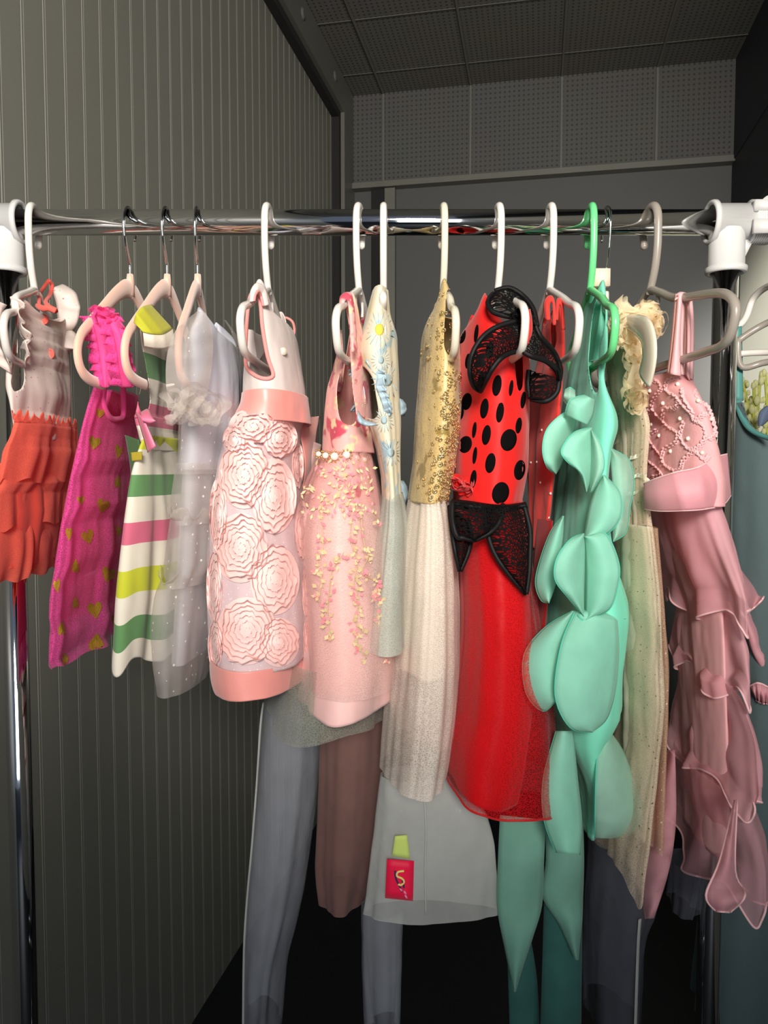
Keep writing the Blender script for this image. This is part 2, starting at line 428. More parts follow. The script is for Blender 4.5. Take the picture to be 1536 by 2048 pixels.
plastic_hanger(80, 8, 'white plastic hanger nearest the left post, holding the coral-skirted baby dress', M['white_plastic'], .118)
velvet_hanger(268, 155, 'blush velvet hanger with chrome hook, leftmost of three, holding the hot pink dress')
velvet_hanger(341, 249, 'blush velvet hanger with chrome hook, middle of three, holding the striped dress')
velvet_hanger(401, 356, 'blush velvet hanger with chrome hook, rightmost of three, inside the grey organza dress')
plastic_hanger(540, 481, 'white plastic hanger holding the pink rosette dress', M['white_plastic'])
plastic_hanger(719, 672, 'white plastic hanger holding the pink halter dress with pearl belt', M['white_plastic'], .145)
plastic_hanger(767, 766, 'white plastic hanger inside the pale blue sunflower dress', M['white_plastic'], .075)
plastic_hanger(884, 912, 'cloudy white hanger under the gold sequin bodice', M['clear_plastic'], .135)
plastic_hanger(992, 1050, 'white plastic hanger holding the red ladybug dress', M['white_plastic'], .155)
plastic_hanger(1094, 1158, 'white plastic hanger holding the plain coral red dress', M['white_plastic'], .15)
plastic_hanger(1174, 1230, 'pale green plastic hanger holding the mint petal dress', M['green_plastic'], .145, tongue=False)
plastic_hanger(1292, 1470, 'grey plastic hanger holding the pink chiffon dress by its straps', M['grey_plastic'], .20, .0047)
plastic_hanger(1690, 1880, 'white plastic hanger beyond the right post, holding the teal gown', M['white_plastic'], .19)

# ------------------------------------------------------------------ garment building
def curve(pts, y):
    a = np.array(pts, float); return np.interp(y, a[:, 0], a[:, 1])
class Loft:
    pass
def loft(Lc, Rc, y0, y1, hd=.12, yc=0.0, n=160, m=100, folds=(), dip=0, dipv=.18, hem=0, hemk=9, seed=0, sqz=1.0, shear=0, slant=0, smooth=7, amin=.006, wr=.0016):
    """a hanging tube of cloth: its outline follows the two edges seen in the photo, its depth is the
    depth of a dress on a hanger; folds = (count, amplitude at top, amplitude at hem)"""
    rnd = random.Random(seed)
    g = Loft(); g.n = n; g.m = m
    t = np.arange(n)*2*PI/n + PI/2
    PY = np.linspace(y0, y1, m)
    hdv = curve(hd, PY) if isinstance(hd, (list, tuple)) else np.full(m, hd)
    ycv = curve(yc, PY) if isinstance(yc, (list, tuple)) else np.full(m, yc)
    fl = [(k, a0, a1, rnd.uniform(0, 6.28), rnd.uniform(-.9, .9), rnd.uniform(0, 6.28)) for k, a0, a1 in folds]
    V = np.zeros((m, n, 3))
    par = []
    ds = []
    for i in range(m):
        v = i/(m-1); h = hdv[i]; yy = ycv[i]
        z = P(768, PY[i], yy - .75*h).z
        dd = np.zeros(n)
        for k, a0, a1, ph, dr, p2 in fl:
            s = np.sin(k*t + ph + dr*v*.8 + k*.16*np.sin(2*t + p2) + k*.09*np.sin(5*t + 2*p2) + .25*np.sin(4*v + p2))
            dd += (a0 + (a1-a0)*v)*s*(.65 + .35*np.sin(3*t + p2*1.7 + 2*v))
        ds.append(dd)
        ct = np.sign(np.cos(t))*np.abs(np.cos(t))**sqz; st = np.sin(t)
        a = .03; cx = (curve(Lc, PY[i]) + curve(Rc, PY[i]))/2*SC - 768*SC
        for it in range(14):
            A = np.zeros((n, 3)); A[:, 0] = cx + a*ct + dd*np.cos(t) + shear*h*st; A[:, 1] = yy + h*st + dd*st*.5; A[:, 2] = z
            qx, qy = proj(A); il, ir = qx.argmin(), qx.argmax()
            tl, tr = curve(Lc, qy[il]), curve(Rc, qy[ir])
            el, er = tl - qx[il], tr - qx[ir]
            cx += (el+er)/2*SC*.9; a += (er-el)/2*SC*.9
            if a < amin:
                a = amin
                if h > .03: h *= .93
        par.append((cx, a, h, z, yy))
    par = np.array(par)
    if smooth > 1:
        k = np.ones(smooth)/smooth; q = smooth//2
        for c in (0, 1, 2):
            e = np.concatenate([2*par[0, c]-par[1:q+1, c][::-1], par[:, c], 2*par[-1, c]-par[-q-1:-1, c][::-1]])
            par[:, c] = np.convolve(e, k, 'valid')
    ct = np.sign(np.cos(t))*np.abs(np.cos(t))**sqz; st = np.sin(t)
    for i in range(m):
        cx, a, h, z, yy = par[i]; v = i/(m-1); dd = ds[i]
        V[i, :, 0] = cx + a*ct + dd*np.cos(t) + shear*h*st; V[i, :, 1] = yy + h*st + dd*st*.5
        V[i, :, 2] = z - dip*np.cos(t)**2*max(0, 1-v/dipv)**1.5 + hem*np.sin(hemk*t+seed)*v**3 + slant*np.cos(t)*v**2
    # small uneven creases, longer downwards than across
    for i in range(m):
        v = i/(m-1); w_ = wr*min(1, .25 + 2*v)
        for j in range(n):
            x, y, z = V[i, j]
            q = noise.noise(Vector((x*34 + seed*3.1, y*34, z*9))) + .5*noise.noise(Vector((x*80, y*80 + seed, z*30)))
            V[i, j, 0] += q*w_*math.cos(t[j]); V[i, j, 1] += q*w_*math.sin(t[j])
    g.V = V
    # cloth coordinates in metres
    du = np.sqrt(((np.roll(V, -1, 1) - V)**2).sum(2)); u = np.cumsum(du, 1) - du
    u = u[m//2][None, :].repeat(m, 0)
    w = par[0, 3] - par[:, 3]
    g.UV = np.stack([u, w[:, None].repeat(n, 1)], 2)
    g.Vl = [Vector(q) for q in V.reshape(-1, 3)]; g.UVl = [tuple(q) for q in g.UV.reshape(-1, 2)]
    g.F = [(i*n+j, i*n+(j+1) % n, (i+1)*n+(j+1) % n, (i+1)*n+j) for i in range(m-1) for j in range(n)]
    g.bvh = BVHTree.FromPolygons(g.Vl, g.F); g.yc = yc if not isinstance(yc, (list, tuple)) else 0
    g.F0 = list(g.F); g.MI = [0]*len(g.F)
    return g
def hit(g, px, py):
    h = g.bvh.ray_cast(CAM, ray(px, py).normalized()); return (h[0], h[1]) if h[0] is not None else (None, None)
def inpoly(x, y, poly):
    r = False; n = len(poly); j = n-1
    for i in range(n):
        if (poly[i][1] > y) != (poly[j][1] > y) and x < (poly[j][0]-poly[i][0])*(y-poly[i][1])/(poly[j][1]-poly[i][1]) + poly[i][0]: r = not r
        j = i
    return r
def nearseg(x, y, poly):
    best = 1e18; bp = None
    for i in range(len(poly)):
        a = poly[i]; b = poly[(i+1) % len(poly)]; dx, dy = b[0]-a[0], b[1]-a[1]
        q = max(0, min(1, ((x-a[0])*dx + (y-a[1])*dy)/(dx*dx+dy*dy+1e-9))); c = (a[0]+q*dx, a[1]+q*dy)
        d = (c[0]-x)**2 + (c[1]-y)**2
        if d < best: best = d; bp = c
    return bp
def cut(g, poly, ymax=None):
    """open an armhole on the side facing the room"""
    poly = s2(poly, 5, True); ymax = g.yc if ymax is None else ymax
    A = np.array([tuple(v) for v in g.Vl]); qx, qy = proj(A)
    ins = [False]*len(A)
    x0, x1 = min(p[0] for p in poly), max(p[0] for p in poly); ya, yb = min(p[1] for p in poly), max(p[1] for p in poly)
    for i in range(len(A)):
        if A[i, 1] < ymax and x0 < qx[i] < x1 and ya < qy[i] < yb: ins[i] = inpoly(qx[i], qy[i], poly)
    keep = []; bad = set(); good = set(); mi = []
    for f, q in zip(g.F, g.MI):
        k = sum(ins[i] for i in f)
        if k >= 3: bad.update(f)
        else: keep.append(f); good.update(f); mi.append(q)
    for i in bad & good:
        c = nearseg(qx[i], qy[i], poly); g.Vl[i] = P(c[0], c[1], g.Vl[i].y)
    g.F = keep; g.MI = mi
    return edge_path(g, poly)
def edge_path(g, poly, lift=.001):
    return onp(g, poly, lift)
def on(g, px, py, lift=.0015, default=-.1):
    h, nn = hit(g, px, py)
    return P(px, py, (h.y if h is not None else default) - lift)
def onp(g, pts, lift=.002, default=-.1, k=0):
    """points along a seam of the cloth, with a steady depth"""
    if k: pts = s2(pts, k)
    ys = [(lambda h: h.y if h is not None else None)(hit(g, *p)[0]) for p in pts]
    idx = [i for i, y in enumerate(ys) if y is not None and y < g.yc + .06]
    yy = np.interp(range(len(pts)), idx, [ys[i] for i in idx]) if idx else np.full(len(pts), default)
    e = np.concatenate([[yy[0]], yy, [yy[-1]]]); yy = (e[:-2] + e[1:-1] + e[2:])/3
    return [P(p[0], p[1], y - lift) for p, y in zip(pts, yy)]
def decal(g, poly, mi, lift=.0012, rings=3):
    """a printed shape lying on the cloth, as faces of the same mesh"""
    n = len(poly); cx = sum(p[0] for p in poly)/n; cy = sum(p[1] for p in poly)/n
    pts = [(cx, cy)] + [(cx+(p[0]-cx)*k/rings, cy+(p[1]-cy)*k/rings) for k in range(1, rings+1) for p in poly]
    vs = []
    ref = None
    for p in pts:
        h, nn = hit(g, *p)
        if h is None:
            if ref is None: return
            q = (pts[0][0]*.35+p[0]*.65, pts[0][1]*.35+p[1]*.65); h, nn = hit(g, *q)
            if h is None: h = ref
            vs.append(h + (CAM-h).normalized()*lift); continue
        ref = h; vs.append(h + (CAM-h).normalized()*lift)
    b = len(g.Vl); g.Vl += vs; g.UVl += [(0, 0)]*len(vs)
    for j in range(n): g.F.append((b, b+1+j, b+1+(j+1) % n)); g.MI.append(mi)
    for k in range(rings-1):
        for j in range(n):
            a = b+1+k*n; c = a+n
            g.F.append((a+j, c+j, c+(j+1) % n, a+(j+1) % n)); g.MI.append(mi)
def gbuild(g, name, mats, parent, **k):
    return mk(name, g.Vl, g.F, mats, parent, uv=g.UVl, mi=g.MI, **k)
def ring(g, i):
    return [Vector(q) for q in g.V[i]]
def strip(A, B, yA, yB, name, mat, parent, bulge=0, k=6, nb=8, wave=0, wk=5, solid=.0006, mid=0, edge=None, edge_r=.0012, edges='AB', pre=0, label=None):
    """cloth between two curves (photo outline A to outline B) with real depth: yA, yB may be lists along the curve"""
    A = s2(A, k); B = s2(B, k); m = max(len(A), len(B))
    def rs(C):
        q = np.linspace(0, len(C)-1, m); return [(np.interp(x, range(len(C)), [c[0] for c in C]), np.interp(x, range(len(C)), [c[1] for c in C])) for x in q]
    A = rs(A); B = rs(B)
    fy = lambda y, s: np.interp(s, np.linspace(0, 1, len(y)), y) if isinstance(y, (list, tuple)) else y
    V = []; Fc = []; U = []
    for i in range(m):
        s = i/(m-1)
        for j in range(nb+1):
            q = j/nb
            x = A[i][0]*(1-q)+B[i][0]*q; y = A[i][1]*(1-q)+B[i][1]*q
            Y = fy(yA, s)*(1-q)+fy(yB, s)*q - bulge*math.sin(PI*q) - mid*math.sin(PI*s) + wave*math.sin(wk*2*PI*s + q*2)*q
            v = P(x, y, Y); V.append(v); U.append((v.x+v.y, v.z))
    for i in range(m-1):
        for j in range(nb):
            a = i*(nb+1)+j; Fc.append((a, a+nb+1, a+nb+2, a+1))
    o = mk(name, V, Fc, mat, parent, uv=U, solid=solid, label=label)
    if edge:
        mb = MB()
        if 'A' in edges: mb.tube([V[i*(nb+1)] for i in range(m)], edge_r, 8)
        if 'B' in edges: mb.tube([V[i*(nb+1)+nb] for i in range(m)], edge_r, 8)
        if 'E' in edges: mb.tube([V[(m-1)*(nb+1)+j] for j in range(nb+1)], edge_r, 8)
        mb.build('edging', edge, o)
    return o
def ruffle(path, width, amp, k, name, mat, parent, outdir=(0, -1, 0), side=None, nb=5, solid=.0006, seed=0, edge=None, edge_r=.0012, k2=6):
    """gathered frill sewn along a path"""
    p = smooth_path(path, k2); m = len(p)*4; rnd = random.Random(seed)
    pts = []; acc = [0]
    for i in range(1, len(p)): acc.append(acc[-1]+(p[i]-p[i-1]).length)
    tot = acc[-1]; V = []; U = []; Fc = []
    ph = rnd.uniform(0, 6); od = Vector(outdir).normalized()
    for i in range(m):
        s = i/(m-1)*tot; j = min(max(np.searchsorted(acc, s)-1, 0), len(p)-2); q = (s-acc[j])/max(1e-9, acc[j+1]-acc[j])
        c = p[j]*(1-q)+p[j+1]*q; tg = (p[j+1]-p[j]).normalized()
        sd = Vector(side).normalized() if side is not None else tg.cross(od).normalized()
        w = math.sin(2*PI*k*i/(m-1) + ph + 1.3*math.sin(i*.05+seed)); w2 = math.cos(2*PI*k*1.0*i/(m-1)*1.37 + ph)
        for b in range(nb+1):
            f = b/nb
            v = c + sd*(width*f*(1+.15*w2)) + od*(amp*w*f) + tg*(amp*.6*w2*f)
            V.append(v); U.append((s, width*f))
    for i in range(m-1):
        for b in range(nb):
            a = i*(nb+1)+b; Fc.append((a, a+nb+1, a+nb+2, a+1))
    o = mk(name, V, Fc, mat, parent, uv=U, solid=solid)
    if edge:
        mb = MB(); mb.tube([V[i*(nb+1)+nb] for i in range(m)], edge_r, 6); mb.build('edging', edge, o)
    return o
def blob_rosette(g, cx, cy, rx, ry, name, mat, parent, turns=5, hgt=.007, seed=0, y_default=-.12, phase=0, clipx=None):
    """a rose of one long ribbon gathered into a spiral"""
    rnd = random.Random(seed); V = []; Fc = []; U = []
    m = turns*44; nb = 3
    base0 = on(g, cx, cy, 0, y_default)
    p1, p2, p3 = rnd.uniform(0, 6), rnd.uniform(0, 6), rnd.uniform(0, 6)
    for i in range(m+1):
        s = i/m; a = s*turns*2*PI + phase; rr = .015 + .985*s**.9
        wob = 1 + .045*math.sin(4*a+p1+6*s) + .035*math.sin(7*a+p2+9*s) + .022*math.sin(15*a+p3)
        tiltv = hgt*(1.15-.45*s)*(1+.15*math.sin(6*a+p2))
        for b in range(nb+1):
            f = b/nb; k = rr*wob*(1 - .05*f) + (.050 + .02*math.sin(7*a+p2))*f*f*(.3+s) + .034*f*(.25+s)*math.sin(12*a+p1+8*s) + .016*f*math.sin(23*a+p3)
            x = cx + rx*k*math.cos(a); y = cy + ry*k*math.sin(a)
            h, nn = hit(g, x, y)
            Y = h.y if h is not None else base0.y + .02
            Y = min(Y, base0.y+.035)
            v = P(x, y, Y - .002 - tiltv*f*(1-.12*f)); V.append(v); U.append((s*turns*.1, f*.01))
    for i in range(m):
        for b in range(nb):
            q = i*(nb+1)+b; Fc.append((q, q+nb+1, q+nb+2, q+1))
    # soft backing so that the cloth of the rose closes between the turns
    b0 = len(V); K = 28
    for k in range(1, 5):
        for j in range(K):
            a = 2*PI*j/K; x = cx + rx*1.03*k/4*math.cos(a); y = cy + ry*1.03*k/4*math.sin(a)
            h, nn = hit(g, x, y); Y = h.y if h is not None else base0.y + .02
            V.append(P(x, y, min(Y, base0.y+.035) - .0022 - hgt*.95*(1-k/4.3)**1.15)); U.append((a*.02, k*.01))
    for k in range(3):
        for j in range(K): Fc.append((b0+k*K+j, b0+k*K+(j+1) % K, b0+(k+1)*K+(j+1) % K, b0+(k+1)*K+j))
    V.append(P(cx, cy, base0.y - .002 - hgt*1.12)); U.append((0, 0)); ctr = len(V)-1
    for j in range(K): Fc.append((b0+(j+1) % K, b0+j, ctr))
    return mk(name, V, Fc, mat, parent, uv=U)
def scrunch(c, r, name, mat, parent, seed=0, turns=9):
    """a crumpled bunch of cloth: looped, wavy folds gathered round one point"""
    rnd = random.Random(seed); V = []; Fc = []; U = []
    c = Vector(c); m, nb = 36, 4
    for q in range(turns):
        ax = Vector((rnd.uniform(-1, 1), rnd.uniform(-1, -.1), rnd.uniform(-1, 1))).normalized(); a = ax.orthogonal().normalized(); b = ax.cross(a)
        rad = rnd.uniform(.35, .75); off = Vector((rnd.uniform(-.45, .45), rnd.uniform(-.4, .3), rnd.uniform(-.45, .45))); wd = rnd.uniform(.3, .55); p1, p2 = rnd.uniform(0, 6), rnd.uniform(0, 6)
        base = len(V)
        for i in range(m):
            t = 2*PI*i/m; k = rad*(1 + .16*math.sin(2*t+p1) + .06*math.sin(5*t+p2))
            for w in range(nb+1):
                f = w/nb
                d = off + (a*math.cos(t) + b*math.sin(t))*(k*(1 + .25*f)) + ax*(wd*(f-.5) + .12*math.sin(5*t+p2)*f)
                V.append(c + Vector((d.x*r[0], d.y*r[1], d.z*r[2]))); U.append((t*.01, f*.01))
        for i in range(m):
            for w in range(nb):
                i2 = (i+1) % m; Fc.append((base+i*(nb+1)+w, base+i2*(nb+1)+w, base+i2*(nb+1)+w+1, base+i*(nb+1)+w+1))
    return mk(name, V, Fc, mat, parent, uv=U)
def cord(path, r, amp, k, seed=0):
    """a wavy stitched cord along a path"""
    out = []; n = len(path)
    for i, p in enumerate(path):
        t = (path[min(i+1, n-1)] - path[max(i-1, 0)]); sd = Vector((-t.z, 0, t.x)); sd = sd.normalized() if sd.length > 1e-9 else Vector((1, 0, 0))
        out.append(p + sd*(amp*math.sin(k*i + seed)))
    return tube_geo(out, r, 6)
def band(g, i0, i1, name, mat, parent, out=.002, label=None, jr=None, solid=.0012):
    """a sash or hem band lying over rows i0..i1 of a loft"""
    j0, j1 = jr if jr else (0, g.n); V = []; Fc = []; U = []; cols = list(range(j0, j1+1)); nn = len(cols)
    for i in range(i0, i1+1):
        c = g.V[i].mean(0); e = math.sin(PI*(i-i0)/max(1, i1-i0))
        for j in cols:
            q = g.V[i, j % g.n]; d = Vector((q[0]-c[0], q[1]-c[1], 0)); d = d.normalized() if d.length > 1e-6 else d
            V.append(Vector(q) + d*(out*(.6+.6*e))); U.append(tuple(g.UV[i, j % g.n]))
    for i in range(i1-i0):
        for j in range(nn-1): Fc.append((i*nn+j, i*nn+j+1, (i+1)*nn+j+1, (i+1)*nn+j))
    return mk(name, V, Fc, mat, parent, uv=U, solid=solid, label=label)
def row(g, py):
    A = g.V.min(1); 
    qy = [proj(g.V[i, 0])[1] for i in range(g.m)]
    return int(np.argmin(np.abs(np.array(qy)-py)))
DG = "children's dresses hanging on the rail"
def dress(label, px, name='dress', cat='dress'):
    return thing(name, label, cat, (X(px), 0, ZR-.12), DG)

# ------------------------------------------------------------------ garment cloths
M['baby'] = cloth('speckled_cream_knit', (240, 224, 216), .9, .2, dots=((226, 110, 110), 120, .10), bump=.1)
M['coral'] = cloth('coral_tulle', (255, 116, 96), .85, .35, .93, net=.14, netscale=520)
M['coral_deep'] = cloth('coral_lining', (248, 92, 76), .85, .3)
M['coral_trim'] = cloth('coral_trim', (244, 104, 92), .8, .1)
M['hot'] = cloth('hot_pink_tulle', (255, 92, 178), .8, .35, .64, net=.4, netscale=480)
M['hot_in'] = cloth('hot_pink_lining', (255, 92, 166), .8, .3)
M['gold_foil'] = plain('gold_foil', (232, 186, 70), .38, .55, noise=.25, nscale=300, bump=.6, bscale=500)
M['pinkribbon'] = cloth('pink_satin_ribbon', (226, 116, 148), .4, .1, spec=.5)
GRN, WHT, PNK, YEL = (104, 150, 96), (236, 228, 212), (222, 112, 140), (206, 208, 60)

# ---- 1 baby dress with coral tulle skirt
d = dress('baby dress with speckled cream bodice and tiered coral tulle skirt', 80)
g = loft([(560, 78), (585, 52), (600, 22), (640, 22), (700, 12), (775, 14), (800, 20), (885, 32)],
         [(560, 108), (600, 126), (640, 130), (760, 140), (800, 142), (890, 138)], 590, 876, hd=[(590, .09), (640, .1), (893, .085)], folds=((3, .002, .003), (7, .0008, .001)), dip=.014, dipv=.2, seed=1)
cut(g, [(14, 622), (30, 612), (38, 640), (40, 668), (54, 690), (48, 728), (49, 760), (42, 778), (28, 782), (22, 766), (24, 745), (14, 715), (4, 690)])
gbuild(g, 'bodice', [M['baby']], d, solid=.0008, label='speckled cream knit bodice')
for A in ([(20, 612), (38, 622), (36, 650), (45, 672), (56, 688), (40, 697), (52, 704), (50, 738)], [(14, 610), (2, 630), (-2, 668), (4, 700), (16, 726), (24, 748)]):
    s_ = 1 if A[1][0] > 15 else -1
    ruffle(onp(g, A, .004, -.1), .017, .006, 4, 'frill', M['baby'], d, outdir=(0, -1, 0), side=(s_*.45, -.6, .35), seed=s_+3)
for (y0, y1, s_) in ((590, 672, 1), (672, 712, 2)):     # frills of the far sleeve
    strip([(104, y0-14), (112, y0+20), (118, y1-4)], [(126, y0-22), (152, y0-4), (160, y0+26), (150, y1-14), (132, y1)], .06, [.09, .05, .1], 'frill', M['baby'], d, bulge=.008, wave=.006, wk=2)
mb = MB(); pth = smooth_path([P(76, 612, -.02), P(86, 617, -.045), P(98, 616, -.05), P(112, 622, -.05)], 6); mb.tube(pth, .0035, 8)
pth = smooth_path([P(112, 622, -.045), P(92, 606, .0), P(100, 590, .05), P(104, 570, .06), P(97, 561, .05)], 6); mb.tube(pth, .0025, 8)
pth = smooth_path([P(78, 612, -.02), P(79, 592, .02), P(84, 580, .05), P(97, 561, .05)], 6); mb.tube(pth, .0022, 8)
mb.build('neck_binding', M['coral_trim'], d, label='coral neck binding')
for x, y in ((89, 639), (101, 708)):
    c = on(g, x, y, .002, -.06); mb = MB(); mb.tube([c + Vector((.0042*math.cos(a*.5236), -.001, .0052*math.sin(a*.5236))) for a in range(12)], .0011, 8, closed=True); mb.ball(c, .0035, sc=(1, .4, 1.2))
    mb.build('button', M['coral_trim'], d, label='coral ringed button')
tiers = [(842, 962, [(842, 28), (872, 20), (900, 6), (962, -4)], [(805, 150), (842, 154), (900, 160), (962, 150)]),
         (945, 1058, [(945, 4), (985, -10), (1058, -18)], [(900, 146), (985, 142), (1058, 138)]),
         (1040, 1168, [(1040, -8), (1085, -18), (1168, -22)], [(1000, 134), (1085, 128), (1168, 116)])]
for k, (a, b, Lc, Rc) in enumerate(tiers):
    g = loft(Lc, Rc, a, b, hd=.105 if k else .095, folds=((7, .001, .0045), (14, .001, .0022)), seed=20+k, n=240, m=40, hem=.003)
    gbuild(g, 'skirt_tier', [M['coral']], d, label='coral tulle tier')
    top_ = ring(g, 0); ruffle([top_[j] + Vector((0, 0, -.002)) for j in range(0, g.n, 4)] + [top_[0]], .010, .004, 24, 'frill', M['coral'], d, outdir=(0, 0, 1), side=(0, -.5, 1), k2=2, seed=k)
g = loft([(860, 34), (1150, 10)], [(840, 146), (1150, 108)], 860, 1135, hd=.07, folds=((6, .001, .002),), wr=.0005, seed=9, m=40); gbuild(g, 'lining', [M['coral_deep']], d)

# ---- 2 hot pink tulle dress with gold hearts
d = dress('hot pink tulle sundress printed with scattered gold foil hearts', 268)
Lc = [(622, 190), (680, 195), (740, 198), (770, 188), (800, 178), (850, 164), (900, 152), (1000, 131), (1100, 113), (1200, 99), (1335, 96)]
Rc = [(622, 234), (700, 240), (760, 268), (800, 278), (850, 280), (900, 272), (1000, 262), (1200, 248), (1335, 226)]
gl = loft([(y, x+(8 if y < 860 else 20)) for y, x in Lc], [(y, x-(8 if y < 860 else 24)) for y, x in Rc], 772, 1240, hd=[(772, .085), (850, .095), (1240, .088)], folds=((5, .0005, .002),), wr=.0005, seed=4, m=70)
cut(gl, [(208, 765), (244, 765), (246, 828), (236, 838), (218, 834), (208, 806)])
gbuild(gl, 'lining', [M['hot_in']], d)
g = loft(Lc, Rc, 766, 1332, hd=[(766, .095), (850, .115), (1332, .12)], folds=((5, .001, .008), (12, .0008, .0022)), seed=4, m=120, n=240, hem=.002, hemk=7)
cut(g, [(207, 762), (246, 762), (247, 828), (236, 838), (219, 834), (207, 806)])
HEART = [(0, -.32), (.18, -.62), (.5, -.72), (.8, -.52), (.86, -.15), (.62, .25), (.3, .6), (0, .95), (-.3, .6), (-.62, .25), (-.86, -.15), (-.8, -.52), (-.5, -.72), (-.18, -.62)]
rr = random.Random(5)
for x, y, s_, f in ((172, 813, 12, 1), (200, 826, 9, 1), (189, 885, 12, 1), (237, 903, 13, 1), (236, 964, 12, -1), (206, 1011, 13, 1), (176, 1073, 13, 1), (138, 1067, 12, 1), (237, 1062, 10, 1), (151, 1133, 13, -1), (217, 1149, 14, 1),
                    (114, 1171, 12, 1), (151, 1206, 11, -1), (190, 1219, 15, 1), (124, 1257, 14, -1), (193, 1286, 16, -1), (130, 1318, 11, -1), (150, 905, 9, 1), (162, 1000, 8, 1), (232, 1240, 10, 1)):
    q = rr.uniform(-.35, .35); nar = .55 if x < 155 or x > 232 else .95
    decal(g, [(x + 1.2*s_*nar*(hx*math.cos(q)-hy*f*math.sin(q)), y + 1.35*s_*(hx*math.sin(q)+hy*f*math.cos(q))) for hx, hy in HEART], 1)
gbuild(g, 'skirt', [M['hot'], M['gold_foil']], d, label='hot pink tulle with gold foil hearts')
pp = edge_path(g, s2([(210, 768), (207, 806), (219, 834), (236, 838), (247, 828), (246, 770)], 5)); mb = MB(); mb.tube(pp, .0032, 8); mb.build('neck_binding', M['hot_in'], d)
for A, B, yy in (([(180, 632), (190, 662), (198, 705), (208, 775)], [(196, 628), (206, 662), (212, 700), (214, 775)], [-.118, -.115, -.105, -.1]),
                 ([(208, 622), (222, 655), (233, 700), (238, 740), (246, 775)], [(226, 626), (240, 665), (250, 705), (258, 745), (264, 775)], [-.12, -.13, -.125, -.115, -.1])):
    strip(A, B, yy, yy, 'strap', M['hot_in'], d, bulge=.002, solid=.001)
    ruffle([P(x, y, q-.002) for (x, y), q in zip(A, yy)], .010, .005, 7, 'frill', M['hot'], d, outdir=(0, -1, 0), side=(-.9, -.3, .1))
    ruffle([P(x, y, q-.002) for (x, y), q in zip(B, yy)], .007, .005, 7, 'frill', M['hot'], d, outdir=(0, -1, 0), side=(.9, -.3, .1), seed=2)
strip([(196, 630), (204, 640), (214, 700), (226, 770)], [(222, 626), (232, 690), (238, 735), (246, 770)], [-.11, -.09, -.07, -.06], [-.11, -.09, -.07, -.06], 'back_strap', M['hot_in'], d)
scrunch(P(206, 632, -.125), (.014, .012, .009), 'frill', M['hot'], d, seed=3)

# ---- 3 striped dress
d = dress('cotton dress striped green, white, pink and yellow with a pink satin bow', 341)
st = [(0, YEL), (.026, WHT), (.048, GRN), (.078, WHT), (.105, PNK), (.136, WHT), (.999, WHT)]
M['stripe_top'] = cloth('striped_cotton', WHT, .85, .15, stripes=st, bump=.12)
g = loft([(610, 290), (640, 268), (690, 272), (760, 284), (800, 276), (835, 270)], [(608, 308), (640, 336), (660, 352), (720, 360), (835, 362)], 610, 838, hd=[(610, .10), (660, .115), (838, .085)], folds=((3, .001, .003), (8, .0005, .001)), seed=6, dip=.008)
cut(g, [(268, 652), (279, 652), (284, 690), (292, 730), (298, 770), (300, 806), (293, 824), (282, 824), (276, 800), (284, 765), (276, 715), (270, 690)])
gbuild(g, 'bodice', [M['stripe_top']], d, solid=.0008)
M['yellow_cotton'] = cloth('yellow_stripe_cotton', (188, 186, 54), .85, .15); M['white_cotton'] = cloth('cream_stripe_cotton', WHT, .85, .15)
strip([(268, 645), (272, 628), (284, 614), (302, 609)], [(286, 664), (304, 668), (326, 668), (346, 657)], [-.135, -.14, -.13, -.10], [-.137, -.132, -.117, -.087], 'shoulder', M['yellow_cotton'], d, bulge=.001, solid=.001, label='yellow striped shoulder')
strip([(286, 662), (304, 666), (326, 666), (346, 655)], [(289, 694), (308, 697), (330, 697), (352, 690)], [-.135, -.13, -.115, -.085], [-.125, -.12, -.108, -.085], 'shoulder', M['white_cotton'], d, bulge=.003, solid=.001, label='cream striped shoulder')
bt = [(0, PNK), (.008, WHT), (.036, GRN), (.999, GRN)]
M['stripe_belt'] = cloth('striped_waistband', WHT, .8, .12, stripes=bt)
g = loft([(834, 270), (880, 282), (905, 292)], [(830, 362), (905, 366)], 832, 900, hd=.085, folds=((3, .002, .002), (8, .001, .001)), seed=7, m=30); gbuild(g, 'waistband', [M['stripe_belt']], d, solid=.001)
ss = [(0, YEL), (.012, WHT), (.041, GRN), (.066, WHT), (.090, PNK), (.117, WHT), (.143, YEL), (.170, WHT), (.196, GRN), (.223, WHT), (.246, PNK), (.999, PNK)]
M['stripe_skirt'] = cloth('striped_skirt_cotton', WHT, .85, .15, stripes=ss, bump=.1)
g = loft([(868, 290), (890, 280), (950, 262), (1050, 246), (1150, 235), (1250, 229), (1325, 225)], [(860, 364), (1000, 378), (1300, 372)], 872, 1325, hd=[(872, .085), (1000, .105), (1325, .115)], folds=((4, .003, .009), (9, .001, .003)), seed=13, m=110, n=220, hem=.008, hemk=5)
gbuild(g, 'skirt', [M['stripe_skirt']], d, solid=.0008)
strip([(272, 824), (282, 858), (296, 905)], [(288, 838), (298, 860), (312, 892)], -.105, -.12, 'ribbon_bow', M['pinkribbon'], d, bulge=.006, solid=.001, label='pink satin ribbon')
strip([(282, 824), (296, 818), (302, 836)], [(285, 842), (300, 846), (312, 842)], -.10, -.125, 'ribbon_bow', M['pinkribbon'], d, bulge=.01, solid=.001, label='pink satin ribbon')
strip([(262, 905), (284, 903)], [(264, 922), (284, 920)], -.1, -.1, 'ribbon_end', cloth('olive_yellow_ribbon', (170, 150, 40), .5), d, solid=.001, label='olive yellow ribbon end')
strip([(250, 870), (256, 905), (262, 940)], [(278, 880), (280, 920), (262, 985)], -.02, -.04, 'ribbon_end', cloth('green_ribbon', (70, 110, 66), .7), d, solid=.001, label='dark green ribbon end')

